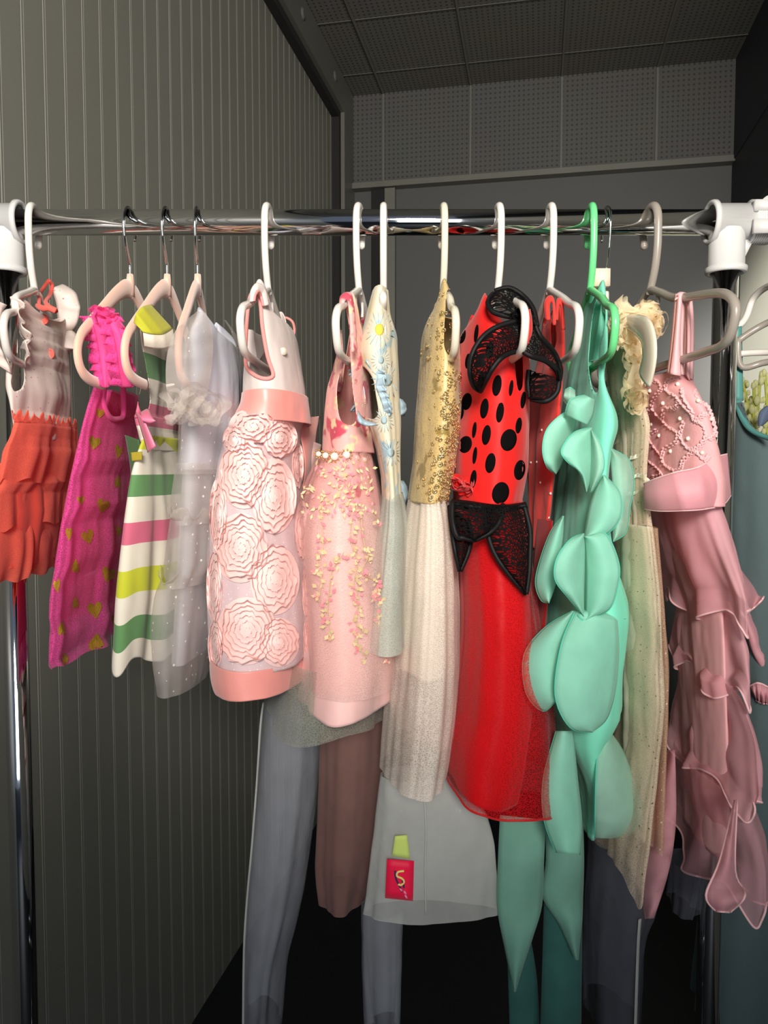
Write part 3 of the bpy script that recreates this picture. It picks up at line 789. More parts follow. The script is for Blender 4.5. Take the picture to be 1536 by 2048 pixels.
# ---- 4 grey organza dress
M['grey_in'] = cloth('silver_grey_lining', (190, 188, 194), .5, .15, spec=.4, bump=.08)
M['grey_cotton'] = cloth('pale_lilac_cotton', (216, 218, 230), .8, .25)
M['organza'] = cloth('grey_dotted_organza', (214, 206, 202), .5, .3, .40, spec=.5, dots=((240, 236, 230), 95, .13))
M['organza_plain'] = cloth('grey_organza', (226, 218, 210), .4, .35, .30, spec=.4)
d = dress('silver grey organza dress with sheer dotted sleeves and puffed tiers', 401)
g = loft([(612, 395), (640, 388), (680, 372), (780, 362), (850, 362), (940, 358)], [(612, 412), (650, 440), (665, 470), (760, 482), (850, 482), (940, 470)], 612, 940, hd=[(612, .07), (680, .1), (940, .09)], folds=((3, .001, .003), (9, .0005, .001)), seed=8, dip=.045)
gbuild(g, 'bodice', [M['grey_cotton']], d, solid=.0008)
g2 = loft([(640, 376), (700, 366), (800, 358), (950, 355)], [(680, 478), (800, 488), (950, 474)], 800, 948, hd=[(800, .105), (948, .1)], folds=((4, .001, .003),), seed=8, m=50); gbuild(g2, 'overlay', [M['organza']], d)
for A, B, y_ in (([(395, 622), (352, 660), (334, 710), (332, 770), (340, 806)], [(412, 626), (424, 660), (426, 710), (418, 770), (410, 806)], -.13),):
    strip(A, B, [-.11, -.145, -.155, -.15, -.14], [-.10, -.12, -.12, -.12, -.12], 'sleeve', M['organza'], d, bulge=.025, wave=.003, nb=14, solid=0, label='sheer dotted puff sleeve')
    strip(A, B, [-.10, -.10, -.10, -.11, -.12], [-.09, -.09, -.09, -.1, -.11], 'sleeve', M['organza_plain'], d, bulge=-.006, nb=10, solid=0)
strip([(448, 640), (465, 670), (474, 720)], [(452, 640), (482, 690), (486, 760), (478, 810)], .09, .13, 'sleeve', M['organza'], d, bulge=.01, solid=0, label='sheer far sleeve')
scrunch(P(364, 812, -.16), (.020, .017, .020), 'cuff', M['organza_plain'], d, 1, 6); scrunch(P(402, 826, -.155), (.022, .018, .022), 'cuff', M['organza_plain'], d, 2, 6); scrunch(P(380, 795, -.15), (.018, .014, .012), 'cuff', M['organza_plain'], d, 5, 5)
gi = loft([(925, 366), (1340, 342)], [(900, 458), (1340, 420)], 925, 1325, hd=.075, wr=.0006, folds=((4, .001, .004),), seed=31, m=50); gbuild(gi, 'lining', [M['grey_in']], d)
for k, (a, b, Lc, Rc) in enumerate([(926, 1048, [(926, 352), (1000, 342), (1048, 352)], [(926, 470), (1000, 474), (1048, 456)]), (1038, 1172, [(1038, 340), (1100, 330), (1150, 326), (1172, 334)], [(1038, 462), (1100, 462), (1172, 440)]),
                                    (1160, 1383, [(1160, 322), (1190, 308), (1260, 298), (1340, 306), (1383, 314)], [(1160, 440), (1200, 446), (1300, 440), (1383, 424)])]):
    g = loft(Lc, Rc, a, b, hd=.105, folds=((4, .001, .004), (9, .001, .003)), seed=33+k, m=50); gbuild(g, 'skirt_tier', [M['organza']], d, label='sheer dotted organza tier')
    if k: tp = ring(g, 0); ruffle([tp[j] for j in range(0, g.n, 4)] + [tp[0]], .012, .006, 14, 'frill', M['organza_plain'], d, outdir=(0, 0, 1), side=(0, -.8, .7), k2=2, seed=k)
# ---- 5 pink rosette dress
M['ivory_lace'] = cloth('ivory_bodice', (238, 226, 222), .7, .25, bump=.15)
M['pink_satin'] = cloth('salmon_satin', (240, 156, 148), .38, .08, spec=.5, bump=.05, sheen=.3)
M['rose'] = cloth('pale_pink_chiffon', (252, 214, 210), .8, .1, bump=.03, var=.03)
M['silver_mesh'] = cloth('silver_glitter_mesh', (226, 202, 206), .5, .2, dots=((250, 246, 246), 260, .16))
M['pink_pipe'] = cloth('pink_piping', (236, 150, 146), .7, .1)
d = dress('pale pink rosette dress with ivory bodice, salmon satin waist and hem band', 540)
Lb = [(565, 505), (600, 497), (650, 494), (740, 489), (790, 486)]
Rb = [(640, 576), (690, 594), (740, 602), (790, 611), (840, 615), (880, 618)]
g = loft(Lb, Rb, 568, 800, hd=[(568, .085), (640, .105), (800, .095)], folds=((3, .0005, .0015),), seed=40, dip=.075, dipv=.3)
poly = [(506, 586), (520, 606), (525, 655), (535, 712), (546, 751), (522, 756), (495, 737), (491, 705), (494, 640), (498, 602)]
pp = cut(g, poly); gbuild(g, 'bodice', [M['ivory_lace']], d, solid=.0009, label='ivory bodice')
MB().tube(pp, .0022, 8, closed=True).build('armhole_piping', M['pink_pipe'], d, label='pink piping')
strip([(499, 604), (502, 580), (514, 566), (530, 576), (538, 610)], [(508, 602), (510, 590), (516, 582), (522, 592), (527, 612)], [-.12, -.118, -.11, -.1, -.1], [-.122, -.12, -.116, -.106, -.104], 'strap', M['ivory_lace'], d, bulge=.002, solid=.001, edge=M['pink_pipe'], edges='B', edge_r=.0016)
pth = smooth_path([P(553, 642, .11), P(558, 672, .10), P(575, 692, .095), P(588, 668, .10), P(586, 646, .12), P(574, 636, .125), P(560, 636, .12)], 6)
MB().tube(pth, .0018, 8).build('neck_piping', M['pink_pipe'], d, label='pink piping')
c = on(g, 566, 703, .002, .03); MB().tube([c, c+Vector((.001, -.002, 0))], .0042, 14).build('button', M['clear_plastic'], d, label='small pearly button')
gw = loft([(778, 485), (806, 481), (840, 466)], [(780, 614), (840, 620), (900, 626)], 782, 842, hd=.098, folds=((4, .0006, .002),), seed=41, m=30)
gbuild(gw, 'waistband', [M['pink_satin']], d, solid=.001, label='salmon satin waistband')
Lk = [(828, 470), (870, 450), (925, 436), (990, 424), (1110, 416), (1180, 413), (1262, 415), (1335, 424)]
Rk = [(828, 612), (870, 600), (938, 602), (1006, 606), (1057, 614), (1160, 622), (1262, 627), (1335, 616)]
g = loft(Lk, Rk, 830, 1338, hd=[(830, .098), (1000, .115), (1338, .115)], folds=((3, .001, .002), (9, .0008, .0012)), seed=42, m=90)
gbuild(g, 'skirt', [M['silver_mesh']], d, solid=.0008, label='silver mesh skirt under the roses')
for i, (x, y, rx, ry, tn) in enumerate([(488, 950, 50, 66, 6), (481, 1096, 54, 68, 6), (493, 1262, 58, 66, 6), (548, 992, 44, 74, 5), (550, 1160, 48, 68, 5), (558, 1285, 40, 48, 5), (505, 852, 46, 34, 4), (560, 876, 34, 38, 4),
                                     (436, 1030, 17, 72, 4), (428, 1175, 15, 70, 4), (430, 1290, 14, 50, 4), (596, 930, 12, 44, 3), (604, 1060, 14, 58, 3), (616, 1180, 12, 60, 3), (618, 1280, 12, 48, 3), (468, 880, 22, 30, 3)]):
    blob_rosette(g, x, y, rx, ry, 'rosette', M['rose'], d, tn, .0135, i, -.1, phase=i*1.3)
gh = loft([(1328, 421), (1350, 422), (1372, 427), (1392, 440)], [(1328, 616), (1360, 612), (1392, 600)], 1330, 1388, hd=.118, folds=((3, .001, .002),), seed=43, m=24, hem=.0015, hemk=3)
gbuild(gh, 'hem_band', [M['pink_satin']], d, solid=.0012, label='salmon satin hem band')
strip([(590, 838), (600, 870), (610, 930), (604, 985)], [(640, 832), (634, 870), (628, 930), (612, 990)], .03, .09, 'sash_tail', M['pink_satin'], d, bulge=.01, wave=.01, wk=1.5, solid=.001, label='salmon satin sash end')
strip([(618, 880), (612, 930), (606, 1000)], [(644, 890), (634, 940), (612, 1010)], .06, .10, 'sash_tail', M['rose'], d, bulge=.01, wave=.006, wk=2, solid=.001)

# ---- 6 pink halter dress with embroidered vines and a pearl belt
M['floral'] = cloth('embroidered_pink_lace', (250, 190, 184), .75, .25, bump=.35, patches=[((214, 84, 106), 38, .54, 1.0), ((246, 224, 180), 60, .56, 5.0)])
M['pk_lining'] = cloth('pink_satin_lining', (252, 206, 202), .42, .12, spec=.45, bump=.04, sheen=.2)
M['pk_net'] = cloth('pink_net', (252, 214, 208), .7, .3, .36, net=.3, netscale=520)
M['pk_net_top'] = cloth('pink_floral_net', (250, 194, 188), .7, .3, .5, net=.2, netscale=520, patches=[((206, 66, 92), 34, .58, 2.0), ((246, 220, 170), 48, .62, 7.0)], bump=.3)
M['gold_thread'] = plain('pale_gold_thread', (206, 180, 136), .6, .1)
M['pink_thread'] = plain('rose_thread', (232, 128, 140), .6)
M['pearl'] = plain('pearl', (246, 232, 220), .18, .1, .7, .6)
M['bead'] = plain('gold_bead', (214, 178, 104), .25, .8)
M['grey_net'] = cloth('sage_grey_net', (170, 172, 158), .8, .3, .45, net=.25, netscale=420)
d = dress('pink halter dress embroidered with gold vines, belted with large pearls', 719)
Lb = [(585, 688), (605, 678), (650, 674), (700, 671), (751, 666), (784, 655), (852, 648), (905, 646)]
Rb = [(620, 738), (700, 738), (780, 742), (850, 745), (920, 750)]
g = loft(Lb, Rb, 592, 905, hd=[(592, .075), (700, .085), (905, .085)], folds=((3, .001, .002), (8, .0006, .001)), seed=50, dip=.10, dipv=.5)
cut(g, [(684, 612), (691, 614), (699, 660), (701, 715), (706, 780), (713, 835), (702, 850), (683, 842), (675, 815), (674, 770), (686, 720), (682, 650)], 0)
gbuild(g, 'bodice', [M['floral']], d, solid=.0009, label='pink embroidered bodice')
strip([(679, 606), (681, 593), (692, 585), (704, 592), (710, 640), (713, 700)], [(686, 612), (689, 604), (693, 600), (696, 606), (700, 650), (703, 705)], -.105, -.11, 'strap', M['floral'], d, bulge=.002, solid=.0012)
strip([(722, 640), (730, 626), (737, 640), (742, 720)], [(716, 690), (724, 660), (728, 670), (730, 730)], .09, .09, 'strap', M['floral'], d, bulge=.002, solid=.0012)
for i, (x, y, r_) in enumerate([(637, 908, 5.5), (651, 911, 6.5), (669, 913, 8.2), (693, 910, 8), (713, 915, 6.5), (729, 919, 5.5)]):
    c = on(g, x, y, .003, -.085 + max(0, (x-695))*.001); mb = MB(); mb.ball(c, r_*.000545, nu=16, nv=10); pe = mb.build('pearl', M['pearl'], d)
    mb = MB()
    for k in range(9):
        a = k*.698; mb.ball(c + Vector((math.cos(a)*(r_+2.6)*.00055, .001, math.sin(a)*(r_+2.6)*.00055)), .0011, nu=6, nv=4)
    mb.build('bead_setting', M['bead'], pe, label='ring of gold beads')
gl = loft([(905, 648), (960, 628), (1080, 606), (1250, 606), (1430, 590)], [(905, 742), (1000, 758), (1100, 772), (1200, 786), (1300, 790), (1430, 776)], 905, 1432, hd=[(905, .08), (1100, .115), (1432, .125)], folds=((4, .002, .006), (9, .0006, .0012)), seed=51, m=90, hem=.002, hemk=5)
gbuild(gl, 'lining', [M['pk_lining']], d, solid=.0006, label='pink satin underskirt')
g = loft([(903, 642), (960, 612), (1010, 597), (1100, 600), (1300, 604), (1400, 596)], [(905, 746), (1000, 766), (1100, 780), (1200, 793), (1300, 796), (1400, 784)], 905, 1385, hd=[(905, .085), (1100, .125), (1385, .135)], folds=((5, .003, .006), (12, .001, .002)), seed=52, m=100, n=200)
fr = [i for i in range(len(g.F)) if i//g.n < 22]; rest = [i for i in range(len(g.F)) if i//g.n >= 22]
mk('skirt_yoke', g.Vl, [g.F[i] for i in fr], M['pk_net_top'], d, uv=g.UVl, label='floral lace gathered under the belt')
sk = mk('skirt', g.Vl, [g.F[i] for i in rest], M['pk_net'], d, uv=g.UVl, label='sheer pink net with gold vines')
q = lambda L_: [(400+.3417*x, 750+.3417*y) for x, y in L_]
vines = [q([(890, 700), (895, 800), (880, 950), (920, 1090), (900, 1220), (925, 1300), (915, 1450), (940, 1500), (920, 1570), (975, 1660)]), q([(940, 800), (960, 980), (985, 1060), (950, 1160), (1040, 1220), (1040, 1300), (1080, 1350), (1060, 1420), (1082, 1500), (1085, 1690)]),
         q([(715, 700), (715, 900), (720, 1010), (690, 1095), (712, 1190), (690, 1330)]), q([(840, 1040), (810, 1090), (770, 1160), (750, 1330), (750, 1430), (770, 1550)]), q([(1000, 790), (1050, 860), (1080, 1000), (1100, 1100), (1115, 1250), (1110, 1350)]), q([(800, 560), (860, 640), (900, 720), (930, 830)])]
rr = random.Random(3)
mbv, mbl, mbp = MB(), MB(), MB()
def leaf(mb, c, a, ln, w):
    dx, dz = math.cos(a), math.sin(a); c = Vector(c)
    mb.add([c, c + Vector((dx*ln*.5-dz*w, -.002, dz*ln*.5+dx*w)), c + Vector((dx*ln, -.001, dz*ln)), c + Vector((dx*ln*.5+dz*w, -.002, dz*ln*.5-dx*w))], [(0, 1, 2, 3)])
for vi, v in enumerate(vines):
    pth = [on(g, x, y, .0016, -.115) for x, y in s2(v, 8)]
    mbv.tube(pth, .0005, 5)
    for i in range(3, len(pth), 2):
        c = pth[i]
        for k in range(3 if rr.random() < .5 else 1):
            leaf(mbl if rr.random() < .68 else mbp, c + Vector((rr.uniform(-.004, .004), -.001, rr.uniform(-.004, .004))), rr.uniform(0, 6.28), rr.uniform(.004, .0075), rr.uniform(.0012, .0026))
for k in range(150):
    x, y = rr.uniform(600, 745), rr.uniform(925, 1030); h, nn = hit(g, x, y)
    if h is not None: leaf(mbl if rr.random() < .6 else mbp, h + (CAM-h).normalized()*.002, rr.uniform(0, 6.28), rr.uniform(.004, .009), rr.uniform(.001, .002))
mbv.build('vine_stems', M['gold_thread'], sk); mbl.build('embroidered_leaves', M['gold_thread'], sk, label='pale gold embroidered leaves'); mbp.build('embroidered_leaves', M['pink_thread'], sk, label='rose embroidered leaves')
gp = loft([(1300, 570), (1395, 536), (1420, 532), (1445, 540), (1480, 600)], [(1300, 780), (1395, 776), (1480, 770)], 1330, 1470, hd=.13, yc=.03, folds=((6, .002, .005),), seed=55, m=40, hem=.006, hemk=3)
gbuild(gp, 'petticoat', [M['grey_net']], d, label='sage grey net petticoat showing under the hem')

# ---- 7 pale cream and blue sunflower dress
M['sunfl'] = cloth('cream_sunflower_cotton', (236, 228, 204), .85, .2, patches=[((178, 204, 212), 30, .57, 3.0), ((232, 218, 160), 26, .60, 8.0)])
M['blue_trim'] = cloth('pale_blue_frill', (190, 214, 226), .7, .3)
M['sun_yellow'] = cloth('sunflower_yellow', (240, 216, 78), .8, .1)
M['petal_line'] = cloth('blue_petal_lines', (168, 192, 200), .8, .1)
M['sage_net'] = cloth('sage_net', (204, 210, 200), .8, .35, .8, net=.2, netscale=500)
d = dress('cream cotton dress printed with pale blue sunflowers, frilled armholes, pale sage net skirt', 767)
Lb = [(578, 748), (600, 742), (640, 731), (690, 717), (715, 710), (740, 716), (800, 722), (860, 738), (900, 752), (950, 762), (1005, 766)]
Rb = [(578, 776), (640, 781), (672, 794), (785, 797), (852, 801), (942, 800), (1005, 803)]
g = loft(Lb, Rb, 576, 1002, hd=[(576, .06), (650, .08), (720, .095), (1002, .075)], folds=((3, .001, .002), (10, .0004, .0014)), seed=60, m=110)
def sunflower(cx, cy, r, yellow=True):
    for k in range(18):
        a = k*PI/9 + .1; pts = [(cx+r*.36*math.cos(a-.08), cy+r*.36*math.sin(a-.08)), (cx+r*.75*math.cos(a-.05), cy+r*.85*math.sin(a-.05)), (cx+r*math.cos(a), cy+r*1.15*math.sin(a)), (cx+r*.75*math.cos(a+.03), cy+r*.85*math.sin(a+.03))]
        decal(g, pts, 2, .0009, 1)
    decal(g, [(cx+r*.27*math.cos(i*PI/7), cy+r*.36*math.sin(i*PI/7)) for i in range(14)], 1 if yellow else 2, .0012, 2)
sunflower(759, 659, 32); sunflower(775, 760, 34, False); sunflower(782, 905, 24, False); sunflower(762, 720, 20, False); sunflower(768, 840, 22, False)
cut(g, [(724, 733), (735, 740), (747, 760), (752, 790), (757, 826), (746, 838), (731, 832), (731, 800), (727, 775), (722, 752)], 0)
gbuild(g, 'bodice', [M['sunfl'], M['sun_yellow'], M['petal_line']], d, solid=.0008, label='cream cotton printed with pale blue sunflowers')
for A, s_ in (([(712, 716), (720, 732), (714, 748), (724, 765), (730, 785), (726, 805), (718, 824)], -.5), ([(730, 720), (744, 742), (755, 752), (752, 772), (760, 795), (766, 815), (762, 834), (738, 840)], .5)):
    ruffle(onp(g, A, .003, -.09), .0085, .003, 10, 'frill', M['blue_trim'], d, outdir=(0, -1, .2), side=(s_*1.8, -.35, .1), edge=M['blue_trim'], edge_r=.0012, seed=s_ > 0)
strip([(716, 822), (728, 838), (748, 846)], [(714, 842), (730, 852), (756, 850)], -.10, -.11, 'frill', M['blue_trim'], d, bulge=.006, wave=.004, wk=2)
strip([(796, 795), (798, 820), (797, 830)], [(806, 800), (814, 815), (808, 832)], .05, .06, 'frill', M['blue_trim'], d, bulge=.006, wave=.004, wk=2)
strip([(796, 960), (800, 985), (802, 1010)], [(808, 962), (817, 982), (812, 1008)], .05, .06, 'frill', M['blue_trim'], d, bulge=.006, wave=.003, wk=2)
g = loft([(985, 763), (1060, 748), (1300, 700)], [(985, 806), (1040, 818), (1100, 822), (1300, 830)], 988, 1300, hd=[(988, .075), (1300, .12)], folds=((6, .001, .006), (15, .001, .002)), seed=61, m=60)
gbuild(g, 'skirt', [M['sage_net']], d, label='pale sage net skirt')

# ---- 8 gold sequin dress
M['goldcloth'] = cloth('gold_lame', (206, 178, 118), .42, .05, metalflake=420, bump=.5, patches=[((150, 124, 62), 30, .58, 2.0)], spec=.6)
M['sequin'] = plain('gold_sequin', (222, 194, 138), .22, .75)
M['ivory_in'] = cloth('ivory_lining', (250, 240, 228), .8, .25)
M['ivory_net'] = cloth('ivory_net', (250, 240, 228), .8, .35, .66, net=.3, netscale=480)
M['blush_net'] = cloth('blush_net', (240, 206, 196), .8, .35, .5, net=.3, netscale=430)
d = dress('gold sequin bodice dress with a long ivory net skirt', 884)
Lb = [(562, 878), (600, 864), (630, 855), (687, 843), (770, 838), (850, 830), (926, 826), (1008, 815)]
Rb = [(562, 892), (600, 908), (640, 916), (700, 918), (780, 920), (823, 922), (896, 913), (940, 908), (1014, 893)]
g = loft(Lb, Rb, 564, 1006, hd=[(564, .06), (640, .09), (800, .1), (1006, .085)], folds=((3, .0006, .0012), (7, .0004, .0008)), seed=70, m=110, dip=.03)
cut(g, [(894, 582), (908, 590), (914, 640), (914, 690), (900, 712), (888, 690), (889, 640)], 0)
gbuild(g, 'bodice', [M['goldcloth']], d, solid=.001, label='gold sequinned bodice')
rr = random.Random(11); mb = MB(); cnt = 0
while cnt < 520:
    y = rr.uniform(575, 1000); lx, rx = curve(Lb, y), curve(Rb, y); q_ = rr.random()
    x = rx - (rx-lx)*abs(rr.gauss(0, .28)) if y > 740 else (rx - (rx-lx)*rr.random()**.5)
    dens = .25 if y < 740 else (.5 if y < 820 else 1)
    cnt += 1
    if rr.random() > dens or x < lx+2: continue
    h, nn = hit(g, x, y)
    if h is None: continue
    if nn.dot(CAM-h) < 0: nn = -nn
    nn = (nn + Vector((rr.uniform(-.5, .5), rr.uniform(-.3, .3), rr.uniform(-.5, .5)))).normalized(); a = nn.orthogonal().normalized(); b = nn.cross(a); c = h + nn*.0016
    mb.tube([c + (a*math.cos(k*PI/5) + b*math.sin(k*PI/5))*.00175 for k in range(10)], .0008, 4, closed=True, rb=.00035, ref=nn)
mb.build('sequins', M['sequin'], d, kind='stuff', label='loose gold ring sequins')
gl = loft([(1000, 822), (1040, 816), (1200, 800), (1350, 800)], [(1000, 890), (1040, 900), (1200, 906), (1350, 904)], 1002, 1350, hd=[(1002, .075), (1350, .1)], folds=((5, .002, .005),), seed=71, m=60); gbuild(gl, 'lining', [M['ivory_in']], d, solid=.0006)
g = loft([(1000, 816), (1040, 808), (1100, 799), (1200, 789), (1300, 779), (1400, 770), (1580, 756)], [(1000, 895), (1040, 908), (1100, 913), (1200, 918), (1300, 920), (1400, 916), (1500, 902), (1580, 884)], 1002, 1580, hd=[(1002, .085), (1200, .11), (1580, .115)], folds=((4, .002, .006), (9, .002, .004), (21, .001, .001)), seed=72, m=110, n=220)
gbuild(g, 'skirt', [M['ivory_net']], d, label='ivory net skirt')
g = loft([(1002, 840), (1200, 830), (1480, 825)], [(1002, 896), (1100, 914), (1300, 921), (1480, 915)], 1010, 1482, hd=[(1010, .07), (1480, .12)], yc=.03, folds=((5, .002, .006), (13, .001, .002)), seed=73, m=70); gbuild(g, 'skirt', [M['blush_net']], d, label='blush net under layer')
# ---- 9 ladybug dress
M['red'] = cloth('red_stretch_cloth', (226, 24, 22), .6, .08, spec=.35, bump=.05)
M['black_dot'] = cloth('black_print', (12, 11, 12), .9, 0, sheen=0, spec=.05)
M['red_in'] = cloth('red_satin_underskirt', (214, 10, 22), .5, .15, spec=.4)
M['red_net'] = cloth('red_net', (228, 16, 28), .8, .3, .42, net=.4, netscale=480)
M['black_satin'] = plain('black_satin_binding', (13, 12, 14), .6, 0, .25)
M['black_mesh'] = cloth('black_mesh', (12, 11, 12), .8, 0, .5, net=.9, netscale=330, sheen=0, spec=.1)
d = dress('red ladybug costume dress with black spots, black mesh frills and red net skirt', 992)
Lb = [(588, 956), (630, 938), (662, 921), (700, 917), (770, 915), (880, 910), (950, 906), (1002, 908)]
Rb = [(588, 972), (640, 1000), (680, 1040), (720, 1060), (780, 1060), (880, 1058), (940, 1056), (1010, 1042)]
g = loft(Lb, Rb, 590, 1008, hd=[(590, .07), (660, .095), (1008, .085)], folds=((3, .001, .003), (6, .0004, .001)), seed=80, dip=.03, m=120, n=200)
for x, y, rx, ry in ((934, 803, 10, 17), (931, 889, 13, 17), (994, 771, 9, 21), (969, 817, 8, 20), (1000, 825, 7.5, 20), (973, 870, 8.5, 20), (1017, 880, 16, 22), (981, 926, 10, 20), (1039, 940, 11, 20), (1001, 986, 17, 22), (947, 958, 6, 18), (950, 911, 4, 17),
                     (949, 860, 4, 16), (1037, 851, 6, 16), (944, 626, 7, 18), (924, 671, 8, 16), (953, 667, 4, 18), (936, 722, 5, 15), (1000, 812, 4, 6), (918, 757, 5, 15), (1022, 776, 4, 16), (1046, 800, 5, 17), (1048, 1000, 6, 14), (922, 826, 6, 14), (962, 760, 6, 18), (980, 700, 8, 17)):
    decal(g, [(x + rx*math.cos(k*PI/12) - .12*ry*math.sin(k*PI/12), y + ry*math.sin(k*PI/12)) for k in range(24)], 1, .0005)
cut(g, [(1030, 700), (1044, 705), (1046, 770), (1036, 780), (1030, 740)], 0)
gbuild(g, 'bodice', [M['red'], M['black_dot']], d, solid=.0008, label='red bodice with black spots')
scrunch(P(922, 972, -.06), (.012, .02, .011), 'waist_frill', M['red'], d, 4)
gi = loft([(1000, 908), (1100, 914), (1250, 916), (1380, 906), (1460, 888), (1560, 880), (1600, 886)], [(1000, 1044), (1100, 1056), (1250, 1062), (1400, 1066), (1500, 1054), (1600, 1030)], 1002, 1600, hd=[(1002, .08), (1250, .1), (1600, .11)], folds=((4, .002, .005), (9, .0008, .002)), seed=81, m=90, slant=-.012)
gbuild(gi, 'underskirt', [M['red_in']], d, solid=.0006)
g = loft([(1004, 905), (1100, 911), (1250, 913), (1380, 902), (1460, 884), (1560, 877), (1625, 890)], [(1004, 1046), (1100, 1062), (1200, 1074), (1300, 1088), (1400, 1108), (1500, 1116), (1590, 1120), (1625, 1116)], 1004, 1620, hd=[(1004, .085), (1250, .115), (1620, .125)], folds=((5, .002, .006), (11, .001, .003)), seed=82, m=100, n=200, slant=-.012, hem=.004, hemk=4)
sk = gbuild(g, 'skirt', [M['red_net']], d, label='sheer red net skirt')
hm = [Vector(v) for v in g.V[-1]]; MB().tube(hm, .0012, 6, closed=True).build('hem_edging', M['red_in'], sk)
kw = dict(edge=M['black_satin'], edge_r=.0029)
for A, B, yy in (([(905, 1004), (905, 1040), (914, 1072), (928, 1076), (950, 1080)], [(1006, 1010), (1004, 1030), (994, 1052), (975, 1068), (950, 1080)], -.1),
                 ([(968, 1014), (974, 1060), (988, 1104), (1014, 1144), (1052, 1188)], [(1048, 1010), (1060, 1060), (1060, 1110), (1058, 1150), (1052, 1188)], -.095),
                 ([(899, 1012), (904, 1060), (910, 1100), (920, 1142)], [(935, 1040), (942, 1070), (936, 1105), (920, 1142)], -.085)):
    strip(A, B, [yy, yy-.012, yy-.018, yy-.016], [yy+.005, yy-.006, yy-.014, yy-.016], 'peplum_petal', M['black_mesh'], d, bulge=.012, label='black mesh petal with satin binding', **kw)
strip([(903, 998), (940, 1002), (1000, 1010), (1052, 1004)], [(903, 1012), (940, 1022), (1000, 1024), (1056, 1016)], -.088, -.09, 'waist_binding', M['black_satin'], d, bulge=.006)
# shoulder frill of black mesh bound in satin
strip([(986, 588), (976, 604), (984, 622), (1004, 630), (1036, 636)], [(990, 582), (1018, 576), (1046, 592), (1066, 618), (1074, 652)], [-.08, -.10, -.11, -.115, -.12], [-.08, -.085, -.09, -.1, -.11], 'shoulder_frill', M['black_mesh'], d, bulge=.018, label='black mesh frill with satin binding', **kw)
strip([(1040, 640), (994, 654), (964, 676), (944, 710), (940, 745), (948, 772), (961, 782)], [(1046, 700), (1020, 706), (1000, 718), (984, 738), (974, 756), (966, 772), (961, 782)], [-.12, -.13, -.135, -.135, -.13, -.12, -.115], [-.12, -.135, -.145, -.145, -.14, -.125, -.115], 'shoulder_frill', M['black_mesh'], d, bulge=.012, label='black mesh frill with satin binding', **kw)
strip([(1040, 640), (1042, 672), (1046, 700), (1062, 712), (1092, 722), (1112, 740), (1119, 760)], [(1066, 640), (1080, 672), (1098, 692), (1110, 708), (1117, 725), (1121, 742), (1119, 760)], [-.12, -.13, -.14, -.14, -.13, -.11, -.1], [-.11, -.11, -.1, -.09, -.085, -.09, -.1], 'shoulder_frill', M['black_mesh'], d, bulge=.012, label='black mesh frill with satin binding', **kw)
strip([(1058, 740), (1056, 770), (1060, 796)], [(1118, 756), (1114, 784), (1092, 802), (1062, 798)], [-.08, -.08, -.085], [-.1, -.1, -.1, -.09], 'shoulder_frill', M['black_mesh'], d, bulge=.01, label='black mesh frill with satin binding', **kw)
scrunch(P(1042, 640, -.125), (.010, .008, .009), 'frill_knot', M['black_satin'], d, 2)
strip([(1046, 622), (1052, 640), (1056, 660), (1052, 690)], [(1060, 618), (1064, 640), (1064, 665), (1056, 692)], -.135, -.13, 'strap', M['red'], d, bulge=.004, solid=.001)

# ---- 10 plain coral red dress
M['coral_red'] = cloth('coral_red_chiffon', (236, 66, 58), .75, .25, bump=.1)
M['dark_red'] = cloth('deep_red_skirt', (176, 18, 24), .75, .2)
M['gem'] = plain('clear_gem', (240, 220, 216), .1, .3, .8, .5)
d = dress('plain coral red dress with tiny gems, squeezed between ladybug and mint dresses', 1094)
g = loft([(590, 1090), (640, 1085), (700, 1080), (780, 1062), (900, 1054), (1000, 1056), (1100, 1062)], [(590, 1116), (640, 1128), (700, 1130), (800, 1122), (900, 1114), (1000, 1104), (1105, 1094)], 596, 1105, hd=[(596, .07), (700, .085), (1105, .08)], yc=.02, folds=((3, .002, .004), (7, .001, .002)), seed=84, m=90, dip=.02)
cut(g, [(1104, 625), (1111, 620), (1114, 660), (1112, 690), (1104, 700), (1101, 660)], .02)
gbuild(g, 'bodice', [M['coral_red']], d, solid=.0008)
strip([(1090, 640), (1088, 606), (1098, 592), (1108, 600), (1112, 650)], [(1100, 640), (1099, 612), (1103, 604), (1106, 612), (1106, 650)], -.085, -.09, 'strap', M['coral_red'], d, bulge=.004, solid=.0012)
strip([(1110, 640), (1112, 604), (1119, 596), (1126, 606), (1130, 660)], [(1116, 640), (1117, 614), (1120, 610), (1123, 618), (1124, 660)], -.08, -.085, 'strap', M['coral_red'], d, bulge=.004, solid=.0012)
g2 = loft([(1040, 1052), (1150, 1046), (1290, 1046)], [(1040, 1106), (1150, 1100), (1290, 1090)], 1040, 1290, hd=.08, yc=.03, folds=((5, .002, .005),), seed=85, m=40); gbuild(g2, 'skirt', [M['dark_red']], d, label='deep red skirt')
for x, y in ((1084, 860), (1078, 1053), (1101, 987), (1074, 924), (1090, 920), (1062, 925), (1086, 805), (1097, 1035), (1081, 965)):
    h, nn = hit(g, x, y)
    if h is not None: mb = MB(); mb.ball(h + (CAM-h).normalized()*.001, .0017, nu=8, nv=5); mb.build('gem', M['gem'], d)

